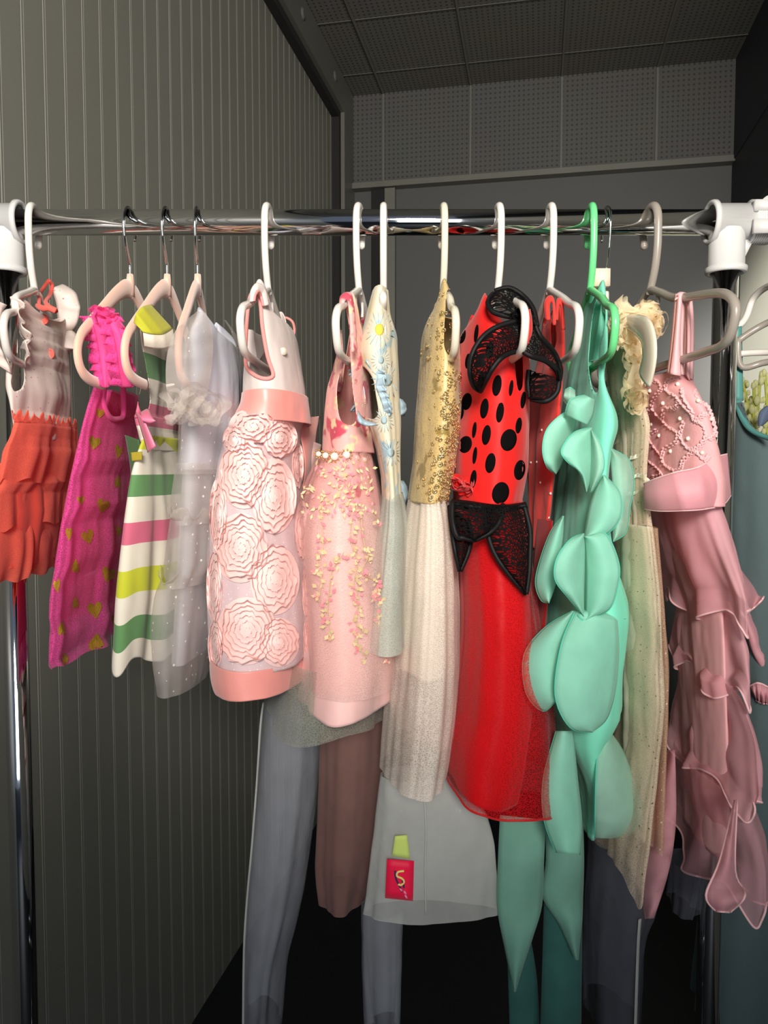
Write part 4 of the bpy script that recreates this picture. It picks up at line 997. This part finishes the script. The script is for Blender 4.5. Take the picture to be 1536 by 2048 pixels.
# ---- 11 mint petal dress
M['mint'] = cloth('mint_crepe', (140, 238, 210), .75, .25, bump=.06)
M['mint_in'] = cloth('mint_lining', (90, 222, 194), .7, .25)
M['mint_sheer'] = cloth('mint_organza', (172, 238, 218), .65, .35, .74, bump=.04, spec=.3)
M['mint_pale'] = cloth('pale_mint_organza', (190, 236, 218), .65, .35, .55, bump=.04, spec=.3)
d = dress('mint green dress covered in rounded organza petals', 1174)
Lb = [(552, 1190), (580, 1180), (607, 1169), (664, 1157), (749, 1136), (820, 1124), (905, 1114), (1048, 1102), (1175, 1090), (1300, 1082), (1420, 1090), (1470, 1120), (1560, 1142), (1690, 1164)]
Rb = [(552, 1204), (600, 1214), (700, 1216), (763, 1206), (800, 1222), (842, 1240), (870, 1232), (893, 1224), (950, 1216), (1060, 1220), (1143, 1236), (1222, 1258), (1330, 1246), (1440, 1242), (1470, 1218), (1560, 1198), (1690, 1190)]
g = loft(Lb, Rb, 556, 1686, hd=[(556, .05), (640, .085), (850, .1), (1300, .115), (1460, .1), (1686, .05)], folds=((3, .001, .003), (8, .0005, .0012)), seed=90, m=150, dip=.02, dipv=.1)
cut(g, [(1196, 588), (1208, 594), (1211, 640), (1201, 692), (1197, 740), (1196, 782), (1185, 778), (1177, 735), (1179, 692), (1185, 635)], 0)
gbuild(g, 'body', [M['mint']], d, solid=.0008, label='mint crepe body')
kw = dict(bulge=.012, nb=10, edge=M['mint_in'], edge_r=.0006)
PET = [([(1154, 820), (1126, 827), (1094, 858), (1085, 899), (1094, 934), (1112, 948)], [(1154, 822), (1152, 845), (1143, 880), (1130, 910), (1120, 935), (1112, 948)], -.10, -.085, 's'),
       ([(1183, 855), (1148, 865), (1123, 899), (1132, 921), (1158, 944), (1173, 985)], [(1184, 856), (1188, 880), (1188, 910), (1186, 935), (1180, 965), (1173, 985)], -.125, -.115, 's'),
       ([(1183, 860), (1202, 890), (1208, 937), (1183, 985)], [(1182, 860), (1182, 900), (1180, 945), (1180, 985)], -.125, -.118, 'p'),
       ([(1208, 950), (1240, 985), (1242, 1032), (1215, 1067), (1168, 1077)], [(1206, 950), (1190, 980), (1178, 1015), (1172, 1050), (1168, 1077)], -.11, -.112, 's'),
       ([(1221, 896), (1259, 921), (1268, 969), (1260, 1016), (1252, 1064), (1227, 1083)], [(1220, 896), (1222, 930), (1225, 970), (1226, 1010), (1226, 1050), (1226, 1083)], -.06, -.085, 'p'),
       ([(1126, 1032), (1101, 1064), (1078, 1127), (1071, 1168), (1082, 1200), (1098, 1206)], [(1128, 1032), (1127, 1070), (1122, 1110), (1118, 1145), (1108, 1180), (1098, 1206)], -.07, -.09, 's'),
       ([(1167, 1067), (1139, 1080), (1113, 1118), (1110, 1159), (1135, 1194), (1168, 1233)], [(1168, 1067), (1171, 1100), (1171, 1130), (1170, 1165), (1169, 1200), (1168, 1233)], -.128, -.12, 's'),
       ([(1170, 1073), (1211, 1067), (1238, 1127), (1235, 1175), (1218, 1219), (1172, 1240)], [(1169, 1073), (1170, 1100), (1171, 1140), (1171, 1170), (1171, 1210), (1172, 1240)], -.12, -.12, 's'),
       ([(1145, 1222), (1090, 1255), (1048, 1310), (1052, 1385), (1085, 1422), (1112, 1402)], [(1148, 1222), (1140, 1260), (1132, 1300), (1124, 1340), (1118, 1375), (1112, 1402)], -.09, -.115, 's'),
       ([(1150, 1222), (1122, 1290), (1110, 1390), (1140, 1455), (1185, 1464)], [(1235, 1240), (1238, 1300), (1232, 1375), (1215, 1436), (1185, 1464)], -.125, -.118, 's'),
       ([(1150, 1222), (1165, 1240), (1190, 1245)], [(1180, 1215), (1220, 1222), (1252, 1238)], -.115, -.1, 's'),
       ([(1195, 1455), (1192, 1540), (1190, 1620), (1190, 1676)], [(1210, 1450), (1246, 1500), (1276, 1580), (1292, 1640), (1262, 1668), (1220, 1677)], -.08, -.07, 'p'),
       ([(1112, 1462), (1086, 1560), (1088, 1640), (1112, 1705)], [(1146, 1462), (1156, 1560), (1164, 1640), (1160, 1710)], -.08, -.09, 's'),
       ([(1170, 790), (1140, 800), (1130, 830)], [(1190, 800), (1186, 830), (1176, 850)], -.115, -.12, 's'),
       ([(1130, 780), (1140, 775), (1150, 782)], [(1126, 800), (1138, 812), (1152, 806)], -.07, -.08, 'p')]
for A, B, ya, yb, kd in PET:
    strip(A, B, [yb, ya-.012, ya-.016, ya-.012, yb], yb, 'petal', M['mint_sheer'] if kd == 's' else M['mint_pale'], d, edges='A', **kw)
# long tails below the hem
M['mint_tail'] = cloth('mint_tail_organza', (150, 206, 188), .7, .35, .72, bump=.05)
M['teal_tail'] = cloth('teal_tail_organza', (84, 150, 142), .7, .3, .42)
strip([(1000, 1630), (996, 1720), (994, 1810), (1008, 1890), (1028, 1984)], [(1092, 1640), (1088, 1720), (1084, 1810), (1064, 1880), (1032, 1984)], -.03, -.03, 'skirt_tail', M['mint_tail'], d, bulge=.01, wave=.006, wk=2)
strip([(1090, 1640), (1092, 1720), (1084, 1790), (1118, 1850), (1150, 1920)], [(1166, 1640), (1168, 1720), (1166, 1800), (1164, 1850), (1158, 1920)], -.02, -.02, 'skirt_tail', M['mint_tail'], d, bulge=.012, wave=.006, wk=2)
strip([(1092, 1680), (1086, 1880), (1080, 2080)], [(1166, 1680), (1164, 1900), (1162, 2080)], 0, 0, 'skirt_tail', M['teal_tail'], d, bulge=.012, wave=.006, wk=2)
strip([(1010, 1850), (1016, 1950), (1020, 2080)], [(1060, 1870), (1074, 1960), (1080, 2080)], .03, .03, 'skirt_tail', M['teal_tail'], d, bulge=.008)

# ---- 12 cream glitter dress
M['cream'] = cloth('cream_lining', (255, 240, 220), .8, .3)
M['cream_net'] = cloth('cream_glitter_net', (255, 238, 214), .75, .4, .5, net=.25, netscale=480, dots=((104, 92, 66), 130, .12))
M['cream_lace'] = cloth('cream_lace', (255, 240, 208), .85, .4, .7, bump=.3)
M['rosegold_net'] = cloth('tan_net', (226, 190, 160), .7, .35, .45, net=.25, netscale=480, dots=((255, 244, 220), 120, .12))
hh = thing('wire_hanger', 'thin wire hook hanger with cloudy end paddle, inside the cream glitter dress', 'hanger', (X(1203), 0, ZR), HG)
f, n_ = frame_fn(1204, yaw_for(1204, 1300, .15))
mb = MB(); mb.tube(smooth_path([f(u, v) for u, v in [(-.016, -.018), (-.019, -.004), (-.015, .010), (-.006, .0165), (.003, .0168), (.012, .012), (.0165, .002), (.0165, -.012), (.012, -.035), (.004, -.055), (0, -.075), (0, -.088)]], 5), .0016, 10); mb.build('hook', M['chrome'], hh)
mb = MB(); pth = smooth_path([f(0, -.082), f(.004, -.098), f(.03, -.112), f(.075, -.128), f(.118, -.142), f(.142, -.155), f(.15, -.178), f(.138, -.198)], 5); mb.tube(pth, [.008 + .010*min(1, max(0, (i-16)/12)) for i in range(len(pth))], 14, rb=[.004]*len(pth), ref=n_)
pth = smooth_path([f(0, -.082), f(-.004, -.098), f(-.03, -.112), f(-.075, -.128), f(-.118, -.142), f(-.145, -.16)], 5); mb.tube(pth, .008, 14, rb=[.004]*len(pth), ref=n_)
mb.build('frame', M['clear_plastic'], hh, label='cloudy plastic body')
mb = MB(); mb.box(P(1203, 556, -.004), (.009, .005, .010)); mb.build('size_cap', M['cream'], hh)
d = dress('cream dress with gold glitter net and lace flutter sleeve', 1210)
g = loft([(600, 1200), (700, 1208), (850, 1228), (960, 1236), (1060, 1236)], [(600, 1250), (640, 1284), (700, 1288), (780, 1276), (845, 1298), (900, 1294), (960, 1290), (1060, 1302)], 600, 1060, hd=[(600, .07), (700, .09), (1060, .085)], yc=.0, folds=((3, .001, .003), (9, .0005, .0012)), seed=95, m=90, dip=.03)
gbuild(g, 'bodice_lining', [M['cream']], d, solid=.0006)
g = loft([(600, 1197), (700, 1205), (850, 1224), (960, 1232), (1062, 1232)], [(600, 1254), (640, 1288), (700, 1292), (780, 1280), (845, 1302), (900, 1298), (960, 1294), (1062, 1306)], 600, 1062, hd=[(600, .075), (700, .095), (1062, .09)], folds=((4, .001, .003), (15, .0003, .0007)), seed=96, m=90, dip=.03)
gbuild(g, 'bodice', [M['cream_net']], d, label='cream glitter net bodice')
for k, (x, y, rx, rz) in enumerate(((1262, 628, .022, .017), (1296, 628, .016, .014), (1254, 668, .015, .02), (1272, 712, .014, .018), (1266, 760, .012, .018), (1272, 800, .011, .014), (1314, 650, .008, .014))):
    scrunch(P(x, y, -.075), (rx, .016, rz), 'lace_frill', M['cream_lace'], d, 20+k, 11)
M['ivory_trim'] = cloth('ivory_sequin_trim', (250, 244, 226), .5, .2)
for A in ([(1228, 890), (1250, 880), (1272, 888), (1286, 900), (1274, 916), (1258, 920)], [(1262, 960), (1276, 955), (1290, 962), (1292, 975), (1268, 990), (1250, 992)]):
    ruffle(onp(g, A, .003, -.08), .006, .0025, 8, 'waist_trim', M['ivory_trim'], d, outdir=(0, -1, 0), side=(.2, -.5, .8))
gi = loft([(1055, 1236), (1200, 1232), (1400, 1242), (1560, 1248), (1716, 1240)], [(1055, 1300), (1200, 1312), (1400, 1318), (1560, 1308), (1716, 1286)], 1055, 1716, hd=[(1055, .085), (1716, .095)], yc=-.04, folds=((4, .002, .006),), seed=97, m=80); gbuild(gi, 'lining', [M['cream']], d, solid=.0006)
g = loft([(1055, 1232), (1200, 1226), (1450, 1232), (1600, 1200), (1700, 1178), (1800, 1226)], [(1055, 1306), (1200, 1322), (1400, 1330), (1560, 1316), (1700, 1300), (1800, 1286)], 1055, 1795, hd=[(1055, .09), (1795, .11)], yc=-.04, folds=((5, .002, .006), (13, .0005, .001)), seed=98, m=100, n=200, hem=.01, hemk=3); gbuild(g, 'skirt', [M['cream_net']], d, label='cream glitter net skirt')
g = loft([(1058, 1285), (1300, 1296), (1700, 1292)], [(1058, 1308), (1200, 1326), (1350, 1338), (1560, 1328), (1700, 1318)], 1058, 1720, hd=.05, yc=-.06, folds=((4, .001, .004),), seed=99, m=70); gbuild(g, 'skirt', [M['rosegold_net']], d, label='tan glitter net layer')

# ---- 13 pink chiffon dress
M['dusty'] = cloth('dusty_pink_cloth', (255, 198, 202), .7, .2, bump=.05)
M['dusty_lace'] = cloth('dusty_pink_lace', (248, 180, 184), .8, .15, bump=.3)
M['dusty_sheer'] = cloth('pink_organza', (255, 196, 206), .6, .35, .76, spec=.3, bump=.03)
M['dusty_thin'] = cloth('thin_pink_organza', (255, 194, 204), .6, .35, .48, spec=.3, bump=.03)
M['pink_edge'] = cloth('pink_rolled_edge', (255, 206, 210), .7, .1)
d = dress('dusty pink dress with pearled lace bodice, organza sash and ruffled tiers', 1340)
Lb = [(745, 1322), (764, 1283), (800, 1279), (827, 1278), (852, 1290), (937, 1290), (1010, 1294)]
Rb = [(742, 1362), (757, 1384), (800, 1403), (827, 1415), (902, 1439), (960, 1452), (1010, 1450)]
g = loft(Lb, Rb, 743, 1012, hd=[(743, .04), (800, .085), (1012, .09)], yc=-.02, folds=((3, .001, .002),), seed=100, m=80, smooth=5)
gbuild(g, 'bodice', [M['dusty_lace']], d, solid=.001, label='dusty pink lace bodice')
cc = lambda L_: [(1050+.3164*x, 700+.3164*y) for x, y in L_]
for k, A in enumerate([[(760, 210), (830, 190), (860, 240), (820, 290), (800, 360), (860, 430), (880, 370), (950, 360), (960, 300), (890, 250), (900, 190), (960, 170)], [(960, 300), (990, 340), (1050, 400), (1070, 440), (1130, 400), (1160, 420)], [(860, 430), (900, 480), (960, 520), (950, 580), (880, 620), (860, 660), (800, 590), (780, 540), (830, 500)], [(1000, 450), (980, 540), (1030, 620), (1090, 610), (1140, 540), (1120, 470), (1060, 440)],
                       [(860, 660), (880, 720), (950, 760), (985, 740), (1000, 690), (1070, 640), (1130, 690), (1160, 660)], [(720, 360), (770, 330), (780, 390), (740, 440)], [(780, 700), (830, 740), (860, 780), (800, 800)], [(1070, 250), (1100, 320), (1150, 350), (1180, 420), (1200, 520), (1160, 560)], [(990, 240), (1000, 300), (1060, 390)]]):
    mb = MB(); mb.add(*cord(onp(g, cc(A), .0012, -.1, 16), .0014, .0013, 1.1, k)); mb.add(*cord(onp(g, [(x+3, y+4) for x, y in cc(A)], .001, -.1, 16), .0010, .0011, 1.3, k+2)); mb.build('lace_motif', M['dusty'], d)
for x, y in cc([(790, 258), (965, 215), (872, 337), (980, 433), (848, 541), (800, 470), (1095, 320), (1180, 435), (1030, 560), (760, 345), (1120, 650), (920, 640)]):
    mb = MB(); mb.ball(on(g, x, y, .0018, -.1), .0024, nu=12, nv=8); mb.build('pearl', M['pearl'], d)
for A, B, yy in (([(1350, 588), (1346, 640), (1340, 700), (1334, 746)], [(1372, 585), (1368, 640), (1366, 700), (1368, 750)], -.085), ([(1366, 592), (1368, 660), (1366, 745)], [(1384, 592), (1388, 660), (1386, 760)], -.07)):
    strip(A, B, [yy]*4, [yy-.004]*4, 'strap', M['dusty'], d, bulge=.006, solid=.001); strip([(a+5, b+2) for a, b in A], [(a-6, b+2) for a, b in B], yy-.006, yy-.007, 'strap', M['dusty'], d, bulge=.006, solid=.001)
strip([(1350, 590), (1360, 584), (1372, 586), (1384, 592)], [(1350, 600), (1360, 594), (1372, 596), (1384, 602)], -.06, -.095, 'strap', M['dusty'], d, bulge=.004, solid=.001)
strip([(1288, 968), (1310, 958), (1350, 945), (1395, 935), (1430, 915), (1455, 908)], [(1288, 1018), (1320, 1022), (1370, 1021), (1410, 1018), (1445, 1010), (1462, 990)], [-.06, -.09, -.115, -.118, -.09, -.05], [-.06, -.095, -.12, -.12, -.095, -.05], 'sash', M['dusty_sheer'], d, bulge=.012, wave=.004, wk=1, nb=14, solid=.001, edge=M['pink_edge'], edge_r=.0009, label='pink organza sash')
strip([(1288, 975), (1340, 968), (1390, 958), (1440, 935)], [(1288, 1012), (1340, 1010), (1400, 1008), (1450, 998)], [-.06, -.1, -.105, -.08], [-.06, -.1, -.105, -.08], 'sash', M['dusty'], d, bulge=.004)
gi = loft([(1010, 1312), (1200, 1352), (1400, 1362), (1560, 1366), (1718, 1366)], [(1010, 1430), (1100, 1438), (1300, 1450), (1560, 1460), (1718, 1460)], 1010, 1716, hd=[(1010, .07), (1716, .065)], folds=((3, .001, .002),), seed=101, m=80); gbuild(gi, 'lining', [M['dusty']], d, solid=.0008, label='pink lining')
TI = [(1012, 1248, [(1012, 1298), (1060, 1304), (1130, 1318), (1200, 1334), (1248, 1340)], [(1012, 1442), (1060, 1460), (1110, 1474), (1180, 1490), (1248, 1500)], 'dusty_sheer', .03),
      (1200, 1400, [(1200, 1354), (1250, 1346), (1300, 1338), (1400, 1328)], [(1200, 1458), (1250, 1480), (1300, 1500), (1400, 1502)], 'dusty_sheer', .02),
      (1365, 1612, [(1365, 1356), (1410, 1344), (1470, 1334), (1540, 1318), (1612, 1312)], [(1365, 1462), (1410, 1490), (1470, 1512), (1540, 1526), (1612, 1524)], 'dusty_sheer', .02),
      (1570, 1805, [(1570, 1350), (1620, 1330), (1670, 1318), (1740, 1318), (1805, 1328)], [(1570, 1476), (1620, 1512), (1670, 1530), (1740, 1540), (1805, 1545)], 'dusty_thin', .02)]
for k, (a, b, Lc, Rc, mm, hm_) in enumerate(TI):
    g = loft(Lc, Rc, a, b, hd=[(a, .085 if k else .092), ((a+b)/2, .115), (b, .135)], folds=((6, .0005, .010), (13, .0003, .004)), seed=105+k, m=56, n=220, hem=.012, hemk=4+k % 2)
    o = gbuild(g, 'skirt_tier', [M[mm]], d, label='pink organza tier')
    MB().tube(ring(g, g.m-1), .0013, 6, closed=True).build('rolled_edge', M['pink_edge'], o)
kw = dict(edge=M['pink_edge'], edge_r=.0013)
strip([(1470, 1120), (1490, 1150), (1512, 1170), (1530, 1188)], [(1472, 1235), (1490, 1228), (1508, 1215), (1524, 1200)], [.085, .09, .095, .10], [.05, .055, .065, .08], 'skirt_flap', M['dusty_thin'], d, bulge=.01, wave=.012, wk=1.5, edges='BE', **kw)
strip([(1478, 1180), (1500, 1290), (1530, 1350), (1548, 1390)], [(1481, 1180), (1520, 1270), (1545, 1330), (1565, 1390)], [.07, .075, .08, .08], [.085, .09, .10, .10], 'skirt_flap', M['dusty_sheer'], d, bulge=.012, wave=.006, edges='BE', **kw)
strip([(1500, 1372), (1515, 1366), (1532, 1372), (1550, 1385)], [(1512, 1400), (1520, 1405), (1535, 1408), (1555, 1405)], [.08, .065, .065, .07], [.085, .075, .07, .07], 'skirt_flap', M['dusty_sheer'], d, bulge=.01, wave=.01, edges='AB', **kw)
strip([(1470, 1600), (1440, 1720), (1412, 1790), (1432, 1822)], [(1474, 1600), (1470, 1740), (1490, 1790), (1460, 1824)], [-.13, -.15, -.16, -.155], [-.13, -.14, -.15, -.155], 'skirt_flap', M['dusty_thin'], d, bulge=.014, wave=.01, wk=2, edges='ABE', **kw)
strip([(1336, 1500), (1300, 1640), (1284, 1760), (1290, 1838)], [(1350, 1500), (1352, 1640), (1338, 1740), (1308, 1836)], [-.02, -.03, -.04], [-.05, -.06, -.055], 'skirt_flap', M['dusty_thin'], d, bulge=.01, wave=.005)

# ---- 14 long teal gown beyond the post
M['gown'] = cloth('slate_teal_knit', (86, 104, 106), .75, .05, bump=.15, metalflake=None)
M['gown_trim'] = cloth('teal_satin_binding', (86, 150, 146), .5, .2, spec=.4)
d = dress('long slate teal gown half out of frame behind the right post', 1640, name='gown', cat='gown')
g = loft([(790, 1464), (900, 1463), (1100, 1462), (1400, 1462), (1700, 1440), (1800, 1400), (2080, 1372)], [(790, 1800), (2080, 1860)], 800, 2085, hd=[(800, .07), (2085, .09)], yc=.12, folds=((5, .003, .012), (11, .001, .006)), seed=120, m=120, n=220, dip=.0)
cut(g, [(1484, 780), (1488, 812), (1498, 842), (1520, 868), (1545, 880), (1640, 890), (1760, 850), (1780, 780)], 1.0)
gbuild(g, 'body', [M['gown']], d, solid=.001)
strip([(1465, 655), (1465, 720), (1465, 802)], [(1483, 652), (1485, 720), (1486, 802)], .125, .12, 'strap', M['gown_trim'], d, bulge=.003, solid=.001)
strip([(1466, 800), (1480, 840), (1502, 866), (1545, 884)], [(1482, 798), (1490, 832), (1508, 858), (1545, 874)], [.118, .10, .08, .05], [.115, .10, .08, .05], 'neck_binding', M['gown_trim'], d, bulge=.003, solid=.001)
hh = thing('plastic_hanger', 'pale white hanger whose arm shows beyond the right post, holding the gown strap', 'hanger', (X(1640), .0, ZR), HG)
mb = MB(); mb.tube(smooth_path([P(1640, 470, -.02), P(1636, 418, 0), P(1622, 440, .03), P(1622, 470, .03)], 6), .0042, 12); mb.tube(smooth_path([P(1640, 470, -.02), P(1640, 540, 0), P(1622, 566, .01)], 5), .0042, 12); mb.build('hook', M['white_plastic'], hh)
mb = MB(); mb.tube(smooth_path([P(1622, 566, .01), P(1560, 568, .06), P(1530, 576, .10), P(1506, 598, .125), P(1494, 630, .128), P(1484, 646, .125), P(1470, 656, .124)], 6), .0045, 12)
mb.tube(smooth_path([P(1466, 709, .118), P(1500, 706, .11), P(1560, 704, .08), P(1640, 700, 0)], 5), .0042, 12); mb.tube(smooth_path([P(1452, 740, .13), P(1456, 715, .125), P(1470, 707, .117)], 5), .0042, 12); mb.build('frame', M['white_plastic'], hh)
hh = thing('plastic_hanger', 'grey-white hanger furthest right, its lower bar crossing behind the gown strap', 'hanger', (X(1720), .0, ZR), HG)
mb = MB(); mb.tube(smooth_path([P(1720, 470, -.02), P(1716, 418, 0), P(1702, 440, .03), P(1702, 470, .03)], 6), .0042, 12); mb.tube(smooth_path([P(1720, 470, -.02), P(1720, 560, 0), P(1700, 600, .03)], 5), .0042, 12); mb.build('hook', M['grey_plastic'], hh)
mb = MB(); mb.tube(smooth_path([P(1700, 600, .03), P(1600, 622, .06), P(1534, 646, .1), P(1484, 676, .11), P(1476, 690, .11), P(1484, 734, .11), P(1536, 724, .1), P(1640, 712, .05)], 6), .0042, 12); mb.build('frame', M['grey_plastic'], hh)

# ---- clear plastic covers and dark things hanging low between the dresses
M['film'] = film('clear_plastic_film', (206, 208, 204), .5)
M['film_grey'] = film('grey_plastic_film', (170, 173, 182), .36, .2)
M['film_dark'] = film('smoky_plastic_film', (110, 112, 124), .3, .1)
M['mauve'] = cloth('mauve_net', (150, 112, 106), .8, .3, .7)
def cover(label, Lc, Rc, y0, y1, mat, hd=.05, yc=.0, seed=0, **k):
    t = thing('garment_cover', label, 'plastic cover', P((Lc[0][1]+Rc[0][1])/2, y0, yc), "clear plastic covers below the dresses")
    g = loft(Lc, Rc, y0, y1, hd=hd, yc=yc, folds=((3, .002, .006), (7, .001, .003)), seed=seed, m=60)
    b = gbuild(g, 'cover_film', [mat], t, **k); return t, g, b
t, g, b = cover('long grey plastic cover hanging below the pink halter dress', [(1330, 545), (1400, 526), (1500, 518), (1600, 510), (1800, 494), (1900, 486), (2085, 482)], [(1330, 640), (1480, 642), (1600, 634), (1800, 606), (1900, 576), (2085, 562)], 1345, 2085, M['film_grey'], .05, .06, 1)
for A in ([(1402, 526), (1500, 519), (1600, 511), (1800, 495), (1900, 487), (2080, 483)], [(1485, 636), (1600, 628), (1800, 602), (1900, 574), (2080, 562)]): pass
MB().tube(onp(g, [(527, 1405), (521, 1450), (514, 1560), (504, 1690), (494, 1800), (488, 1900), (486, 2070)], .002, .05, 4), .0016, 6).build('cover_seam', M['film'], t)
t = thing('tulle_gown', 'mauve brown tulle gown hanging behind the pink halter dress', 'gown', P(700, 1440, .06), DG)
g = loft([(1300, 650), (1480, 638), (1600, 636), (1750, 630), (1826, 640)], [(1300, 770), (1480, 768), (1700, 756), (1826, 724)], 1300, 1824, hd=.05, yc=.05, folds=((5, .002, .006), (11, .001, .002)), seed=130, m=60); gbuild(g, 'skirt', [M['mauve']], t)
t, g, b = cover('clear plastic cover with a red printed label, below the ivory net skirt', [(1540, 762), (1580, 757), (1660, 748), (1750, 736), (1842, 723)], [(1540, 890), (1580, 910), (1625, 972), (1680, 988), (1760, 994), (1815, 996)], 1560, 1842, M['film'], .025, -.02, 3)
M['label_red'] = cloth('label_red', (236, 24, 70), .5, 0); M['label_green'] = cloth('label_lime', (206, 226, 120), .6, .1); M['label_cream'] = cloth('label_cream', (240, 220, 130), .6, 0); M['label_purple'] = cloth('label_purple', (70, 40, 90), .6, 0); M['label_pink'] = cloth('label_pink', (250, 150, 190), .6, 0)
def tagq(pts, lift, mat, name, par): 
    return strip(pts[:2], pts[3:1:-1], g_y-lift, g_y-lift, name, mat, par, k=4, nb=4, solid=.0006)
g_y = on(g, 800, 1760, 0, -.09).y
lb = tagq([(774, 1718), (770, 1796), (826, 1802), (828, 1722)], .003, M['label_red'], 'label', t); lb['label'] = 'red printed label'
l2 = tagq([(790, 1672), (784, 1712), (820, 1718), (814, 1670)], .003, M['label_green'], 'label', t); l2['label'] = 'lime green label'
q = MB(); q.tube(smooth_path([P(x, y, g_y-.0045) for x, y in ((808, 1742), (796, 1744), (794, 1752), (804, 1757), (808, 1764), (802, 1770), (796, 1768))], 6), .0013, 6); q.build('label_swirl', M['label_cream'], lb)
q = MB(); q.tube(smooth_path([P(x, y, g_y-.0042) for x, y in ((790, 1742), (792, 1758), (800, 1774), (804, 1784))], 6), .0012, 6); q.tube([P(805, 1760, g_y-.0042), P(808, 1776, g_y-.0042)], .0012, 6); q.build('label_mark', M['label_purple'], lb)
q = MB()
for x, y in ((800, 1776), (808, 1782), (810, 1790)): q.tube([P(x, y, g_y-.0045), P(x+4, y+6, g_y-.0045)], .0011, 6)
q.build('label_mark', M['label_pink'], lb)
MB().tube(onp(g, [(848, 1580), (852, 1660), (850, 1740), (852, 1830)], .002, -.08, 4), .0012, 6).build('cover_seam', M['film'], t)
t, g, b = cover('narrow grey plastic strip of cover hanging below the red labelled one', [(1830, 722), (1950, 724), (2085, 730)], [(1830, 806), (2085, 800)], 1832, 2085, M['film_grey'], .03, .0, 5)
t, g, b = cover('smoky plastic cover below the cream glitter dress', [(1690, 1176), (1780, 1168), (1900, 1164), (2085, 1166)], [(1690, 1306), (1800, 1320), (1836, 1300), (1900, 1288), (2085, 1282)], 1700, 2085, M['film_dark'], .06, .02, 7)
MB().tube(onp(g, [(1280, 1838), (1276, 1900), (1270, 2080)], .003, -.02, 5), .0035, 8, rb=.0012).build('cover_fold', M['film'], t)
t, g, b = cover('short pale plastic cover under the pink organza tiers', [(1730, 1340), (1830, 1326)], [(1730, 1420), (1836, 1398)], 1740, 1834, M['film_dark'], .03, .0, 9)

# ---- budding plant on a stand behind the gown
M['stem'] = cloth('yellow_green_stem', (222, 228, 110), .6, .3); M['bud'] = cloth('yellow_bud', (248, 248, 190), .6, .3); M['pot'] = plain('dark_pot', (60, 62, 66), .5)
M['leafblue'] = cloth('pale_blue_leaf', (150, 170, 205), .5, .3)
base = P(1530, 1300, .62)
t = thing('potted_plant', 'yellow-green budding plant behind the slate teal gown at the right edge', 'plant', (base.x, base.y, 0))
mb = MB(); mb.tube([(base.x, base.y, 0), (base.x, base.y, .02), (base.x, base.y, .9), (base.x, base.y, 1.0)], [.09, .09, .07, .075], 28); mb.build('planter', M['pot'], t, label='tall dark planter')
rr = random.Random(8)
for k, (x, y) in enumerate([(1484, 760), (1508, 770), (1521, 750), (1530, 748), (1540, 760), (1500, 830), (1515, 800), (1492, 800), (1550, 770), (1526, 820)]):
    tip = P(x, y, .62 + rr.uniform(-.05, .05)); b0 = Vector((base.x+rr.uniform(-.03, .03), base.y+rr.uniform(-.03, .03), .98)); md = (tip+b0)/2 + Vector((rr.uniform(-.02, .02), 0, .03))
    pth = smooth_path([b0, md, tip], 10); mb = MB(); mb.tube(pth, .0028, 6)
    for i in range(6, len(pth)):
        for _ in range(2): mb.ball(pth[i] + Vector((rr.uniform(-.008, .008), rr.uniform(-.008, .008), rr.uniform(-.006, .006))), rr.uniform(.004, .007), 1, 6, 4, (1, 1, 1.5))
    mb.build('stem', [M['stem'], M['bud']], t)
strip([(1516, 852), (1518, 826), (1532, 812)], [(1524, 852), (1540, 836), (1545, 810)], .5, .5, 'leaf', M['leafblue'], t, bulge=.006, solid=.001, label='pale blue leaf')

# ------------------------------------------------------------------ light
def area(name, loc, tgt, size, power, col, sy=None):
    l = bpy.data.lights.new(name, 'AREA'); l.energy = power; l.color = col; l.size = size
    if sy: l.shape = 'RECTANGLE'; l.size_y = sy
    o = bpy.data.objects.new(name, l); COL.objects.link(o); o.location = loc
    o.rotation_euler = (Vector(tgt)-Vector(loc)).to_track_quat('-Z', 'Y').to_euler(); return o
area('front_fill', (.45, -3.2, 1.5), (.2, 0, 2.0), 1.5, 36, (.88, .94, 1), 1.4)  # added cool fill behind the camera, softens and lifts the ceiling; no doorway there
l = bpy.data.lights.new('key_spot', 'SPOT'); l.energy = 400; l.color = (1, .93, .82); l.spot_size = math.radians(58); l.spot_blend = .8; l.shadow_soft_size = .3  # unseen warm key; cone aimed high so the lower left wall stays dark
o = bpy.data.objects.new('key_spot', l); COL.objects.link(o); o.location = (.02, -2.3, 2.02)
o.rotation_euler = (Vector((.03, 0, 1.95))-Vector(o.location)).to_track_quat('-Z', 'Y').to_euler()
l = bpy.data.lights.new('right_wall_fill_spot', 'SPOT'); l.energy = 2600; l.color = (1, .96, .86); l.spot_size = math.radians(13); l.spot_blend = .85; l.shadow_soft_size = .15  # added narrow spot that brightens the pale right wall; no window there
o = bpy.data.objects.new('right_wall_fill_spot', l); COL.objects.link(o); o.location = (-.5, -1.7, 2.6)
o.rotation_euler = (Vector((1.3, 1.55, 1.72))-Vector(o.location)).to_track_quat('-Z', 'Y').to_euler()
w = bpy.data.worlds.new('world'); S.world = w; w.use_nodes = True
bg = w.node_tree.nodes['Background']; bg.inputs[0].default_value = (.62, .74, 1, 1); bg.inputs[1].default_value = .16
S.view_settings.view_transform = 'Standard'; S.view_settings.look = 'None'; S.view_settings.exposure = 0; S.view_settings.gamma = 1
try: S.view_settings.use_curve_mapping = False
except Exception: pass
S.cycles.transparent_max_bounces = 24
